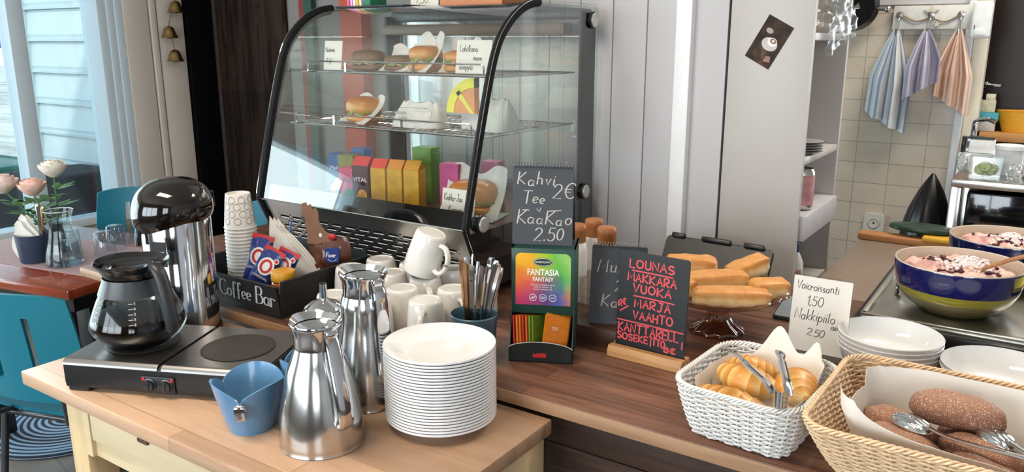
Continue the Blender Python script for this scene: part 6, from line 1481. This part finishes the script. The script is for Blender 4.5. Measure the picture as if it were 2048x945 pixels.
b = MB(); b.tube(spline([(-.10, -.028, .012), (-.05, -.028, -.014), (0, -.028, -.004), (.05, -.028, -.016), (.10, -.028, .012)], 5), .003, 6); b.build('rope', M('twine'), hr)
# towels
def towelmat(name, base, stripe, n, thin):
    t = NT(name); t.set(Roughness=.9); a = t.n('Attribute', attribute_name='tone')
    w_ = t.math('FRACT', t.math('MULTIPLY', a.outputs['Fac'], n))
    t.l(t.ramp(w_, [(0, base), (1 - thin, base), (1 - thin + .03, stripe), (1, stripe)]), t.b.inputs['Base Color']); t.bump(t.noise(t.coord(), 400, 2), .3, .001)
    MATS[name] = t.m; return t.m
def towel(lb, x, z, wd, ln, skew, mt, sd, tail=0, yy=3.335):
    def fn(u, v):
        s_ = min(1, v * 1.7 + .06); ww = wd * s_ ** .8
        fold = .022 * s_ * math.sin(u * 15 + sd) + .012 * math.sin(u * 31 + sd * 2) * s_
        return (x + (u - .5) * ww + skew * v, yy + fold - .018 * math.sin(PI * u) * s_, z - ln * v * (1 + tail * (u - .5)) + .03 * (abs(u - .5)) * (1 - v))
    o = MB().sheet(fn, 60, 26, th=.003, tn=lambda u, v: u * .98 + .01).build('kitchen_towel', mt, ang=70)
    return tag(o, lb, 'towel', 'towels on the hook rack')
towel('long blue and white striped towel hanging on the left hook', -.530, 1.556, .150, .33, -.012, towelmat('towel_blue', 'd2d4d4', '7f97b8', 6, .30), 1.0, .25)
towel('lilac grey towel hanging on the middle hook', -.425, 1.556, .115, .205, .0, towelmat('towel_lilac', 'bcb8c6', '9a94b4', 12, .25), 2.3, -.35, 3.30)
towel('peach checked towel hanging on the right hook', -.325, 1.556, .12, .255, .0, towelmat('towel_peach', 'dcc2b0', 'c49c88', 16, .35), 4.1, .3)
# wall socket, soap dispenser, cupboard handle
sk = thing('wall_socket', 'round white wall socket low on the tiled wall', 'socket', (-.545, 3.398, .822))
b = MB(); b.prism(rrect(.075, .075, .012, 4), 0, .01, frame((0, 0, 0), (1, 0, 0), (0, 0, 1))); b.build('cover', M('socket_white', 'd8d2c8', .4), sk)
b = MB(); b.lathe([(.021, 0), (.0205, .003), (.019, .0035), (.019, .001), (0, .001)], 28, TR((0, -.010, 0), rx=R(90))); b.build('socket_ring', M('socket_white'), sk)
b = MB(); b.lathe([(0, 0), (.004, 0), (0, .001)], 12, TR((0, -.0115, 0), rx=R(90))); b.build('socket_hole', m_black, sk)
sd_ = thing('soap_dispenser', 'white wall soap dispenser beside the dark door', 'soap dispenser', (-.258, 3.335, 1.545))
b = MB(); b.box((0, 0, .055), (.060, .07, .125), .010, seg=3); b.build('dispenser_body', M('dispenser_white', 'e2e4e2', .35), sd_)
b = MB(); b.box((0, -.037, .012), (.036, .006, .022), .003); b.build('push_plate', m_trim, sd_)
b = MB(); b.box((-.018, -.0355, .03), (.003, .002, .014)); b.build('level_window', m_black, sd_)
hnd = thing('cupboard_handle', 'chrome bow handle on the white casing under the soap dispenser', 'handle', (-.272, 3.419, 1.352))
b = MB(); b.tube(spline([(0, .004, .045), (.0, -.02, .04), (.0, -.03, .0), (.0, -.02, -.04), (0, .004, -.045)], 4), .0045, 8); b.build('bow', m_chrome, hnd)
# steel kitchen cart with its load
ct = thing('kitchen_cart', 'steel framed kitchen cart with a dark oven inside at the right edge', 'cart', (.10, 2.92, 0))
xA, xB, yA, yB, zT = -.232, .50, 2.69, 3.15, 1.105
b = MB(); b.b2((xA, yA, zT), (xB, yB, zT + .022), .003); b.build('top_shelf', m_steel, ct, world=True)
for x in (xA, xB - .03):
    for y in (yA, yB - .03): b = MB(); b.b2((x, y, 0), (x + .03, y + .03, zT), .003); b.build('leg', m_steel, ct, world=True)
b = MB(); b.b2((xA + .03, yA + .03, .87), (xB - .03, yB - .02, .89)); b.build('lower_shelf', m_steel, ct, world=True)
ov = thing('oven', 'dark countertop oven on the lower shelf of the cart', 'oven', (-.10, 2.9, .891))
b = MB(); b.box((.03, 0, .10), (.24, .32, .19), .006); b.build('oven_body', M('oven_black', '0b0c12', .1, coat=.5), ov)
b = MB(); b.tube([(-.08, -.165, .05), (-.08, -.185, .05), (.14, -.185, .05), (.14, -.165, .05)], .009, 8); b.build('handle', m_steel, ov)
gb = thing('garbage_bag', 'black garbage bag hanging beside the kitchen cart', 'garbage bag', (-.30, 3.0, 0))
b = MB(); b.sheet(lambda u, v: (-.318 + (.075 * (math.sin(PI * min(1, v * 1.02)) ** .7) + .004) * math.cos(2 * PI * u) * (1 + .12 * math.sin(9 * 2 * PI * u + 5 * v)), 3.04 + .10 * math.sin(2 * PI * u) * math.sin(PI * min(1, v * 1.02)) ** .7, .55 + .54 * v), 54, 18, wrap=True); b.b2((-.338, 3.0, 0), (-.298, 3.08, .58)); b.build('bag', M('bag_black', '0f0f10', .28, var=.3, bump=.5, bs=18), gb, world=True, ang=40)
zt = zT + .0225
sb = thing('salad_tub', 'clear plastic tub of green salad with a round label on the kitchen cart', 'tub', (-.152, 2.77, zt)); sb.scale = (.56, .56, .66)
b = MB(); b.add([(-.07, -.06, 0), (.07, -.06, 0), (.07, .06, 0), (-.07, .06, 0), (-.08, -.07, .10), (.08, -.07, .10), (.08, .07, .10), (-.08, .07, .10)], [(3, 2, 1, 0), (0, 1, 5, 4), (1, 2, 6, 5), (2, 3, 7, 6), (3, 0, 4, 7), (4, 5, 6, 7)]); b.build('tub_body', glass('tub_plastic', 'f0f4f2', 2.2, rough=.08, base=.12), sb, flatsh=True)
b = MB(); b.ell((0, 0, .036), (.054, .044, .027), nu=36, nv=18, disp=lambda u: 1 + .25 * mnoise.noise(u * 7)); sl = b.build('salad_leaves', m_lett, sb); sl['kind'] = 'stuff'
b = MB(); X = frame((.0, -.0695, .058), (1, 0, 0), (0, -.1, 1)); b.tube([X @ V((.028 * math.cos(2 * PI * k / 32), .024 * math.sin(2 * PI * k / 32), .001)) for k in range(32)], .0014, 5, closed=True); b.tube([X @ V(p) for p in ((-.012, -.03, .001), (.0, -.02, .001), (.02, -.035, .001))], .0012, 5); b.build('label_ring', M('label_dkgreen', '4f7a4a', .5), sb)
bk2 = thing('film_bag', 'crumpled clear film bag at the left of the kitchen cart top', 'plastic bag', (-.216, 2.78, zt + .010)); bk2.scale = (.52, .6, .62)
b = MB(); b.ell((.0, 0, .05), (.028, .06, .045), nu=36, nv=20, disp=lambda u: 1 + .25 * mnoise.noise(u * 3) + .1 * mnoise.noise(u * 9)); b.build('bag', MATS['plastic_film'], bk2, ang=25)
wb_ = thing('white_tub', 'white lidded plastic tub on the kitchen cart', 'tub', (-.100, 2.88, zt)); wb_.scale = (.62, .62, .78)
b = MB(); b.lathe([(0, 0), (.055, 0), (.063, .10), (0, .10)], 4 * 8, sx=1, sy=.9); b.build('tub_body', M('tub_white', 'e4e4e2', .4), wb_, ang=40)
b = MB(); b.lathe([(.066, .098), (.068, .10), (.068, .115), (.064, .118), (0, .118)], 32, sy=.9); b.build('lid', M('tub_white'), wb_, ang=40)
fb = thing('film_bag', 'crumpled clear film bag at the right of the salad tub', 'plastic bag', (-.078, 2.76, zt)); fb.scale = (.45, .45, .7)
b = MB(); b.ell((0, 0, .035), (.05, .05, .034), nu=32, nv=18, disp=lambda u: 1 + .25 * mnoise.noise(u * 4 + V((3, 0, 0)))); b.build('bag', MATS['plastic_film'], fb, ang=25)
b = MB(); X = frame((-.01, -.05, .04), (1, 0, 0), (0, 0, 1)); b.tube([X @ V((.008 * math.cos(2 * PI * k / 16), .008 * math.sin(2 * PI * k / 16), 0)) for k in range(16)], .0012, 5, closed=True); b.build('label_ring', M('label_dkgreen'), fb)
# sink tap and card terminal behind the cart
sw = thing('sink_unit', 'white sink unit with a chrome tap behind the kitchen cart', 'sink', (.0, 3.3, 0))
b = MB(); b.b2((-.262, 3.15, 0), (.75, 3.43, 1.15), .003); b.build('base_unit', m_trim, sw, world=True)
b = MB(); b.tube(spline([(-.238, 3.32, 1.15), (-.238, 3.32, 1.225), (-.232, 3.315, 1.248), (-.20, 3.30, 1.258), (-.172, 3.29, 1.25)], 5), .009, 10); b.lathe([(.016, 1.15), (.018, 1.155), (.016, 1.19), (0, 1.195)], 20, Matrix.Translation((-.238, 3.32, 0))); b.build('tap', m_chrome, sw, world=True)
kt = thing('white_container', 'white bread bin with a black lid edge behind the salad tub', 'container', (-.206, 3.20, 1.1505)); kt.scale = (.46, .8, .46)
b = MB(); b.box((.02, 0, .055), (.17, .05, .11), .012, seg=3); b.build('bin_body', M('tub_white'), kt)
b = MB(); b.prism([(-.09, .112), (-.06, .125), (.10, .114), (.10, .108), (-.09, .106)], -.026, .026, axis='y'); b.build('lid_edge', m_black, kt)
b = MB(); b.box((-.10, .0, .06), (.03, .045, .12), .006); b.build('side_grip', m_black, kt)
# shelf against the dark door with a yellow tub and cartons
shf = thing('low_shelf', 'wooden shelf carrying the yellow tub in front of the dark door', 'shelf', (.15, 3.55, 0))
b = MB(); b.b2((-.232, 3.505, 1.16), (.85, 3.61, 1.194), .003); b.build('shelf_board', wood('pine_shelf', ['b07a44', 'c8945c'], 0, .5), shf, world=True)
for x in (-.225, .80): b = MB(); b.b2((x, 3.51, 0), (x + .03, 3.60, 1.16)); b.build('upright', m_black, shf, world=True)
yt = thing('yellow_tub', 'yellow oval plastic tub on the shelf by the dark door', 'tub', (-.098, 3.556, 1.1945)); yt.scale = (.70, .70, .62)
b = MB(); b.lathe([(0, 0), (.09, 0), (.12, .10), (.127, .125), (.13, .13), (.124, .13), (.088, .006), (0, .006)], 40, sy=.52); b.build('tub_body', M('tub_yellow', 'd79a22', .4), yt, ang=50)
gb2 = thing('teal_box', 'teal cardboard box on the shelf left of the yellow tub', 'box', (-.212, 3.546, 1.2335)); gb2.scale = (.7, .9, .8)
b = MB(); b.box((0, 0, .02), (.10, .06, .04), .002); b.box((-.02, -.031, .02), (.012, .002, .012)); b.build('box_body', M('teal_card', '3a97a8', .5), gb2)
gc = thing('white_box', 'white box under the teal box on the shelf', 'box', (-.212, 3.546, 1.1945)); gc.scale = (.7, .9, .66)
b = MB(); b.box((0, 0, .0295), (.08, .06, .058), .002); b.build('box_body', M('grey_card', 'b4b2ae', .6), gc)
gd = thing('small_carton', 'larger pale green carton standing on the teal box', 'carton', (-.218, 3.546, 1.266)); gd.scale = (.62, .8, .75)
ge = thing('small_carton', 'small cream carton topmost above the teal box', 'carton', (-.218, 3.546, 1.266)); ge.scale = (.62, .8, .75)
b = MB(); b.box((0, 0, .03), (.085, .05, .06), .002); b.build('carton', M('pale_card', 'b9b79c', .6, var=.2, vs=40), gd)
b = MB(); b.box((.012, -.0, .0755), (.05, .045, .03), .002); b.build('carton', M('pale_card2', 'c4c0ae', .6, var=.2, vs=40), ge)
# green lid lying at the back of the worktop
gl_ = thing('green_lid', 'dark green oval lid lying on the yellow cutting board', 'lid', (-.285, 2.67, .9645))
b = MB(); b.lathe([(0, .0), (.085, .0), (.098, .004), (.10, .010), (.095, .015), (.03, .018), (0, .018)], 48, sy=.55); b.build('lid_body', M('lid_green', '1d3a2a', .35), gl_, ang=50)
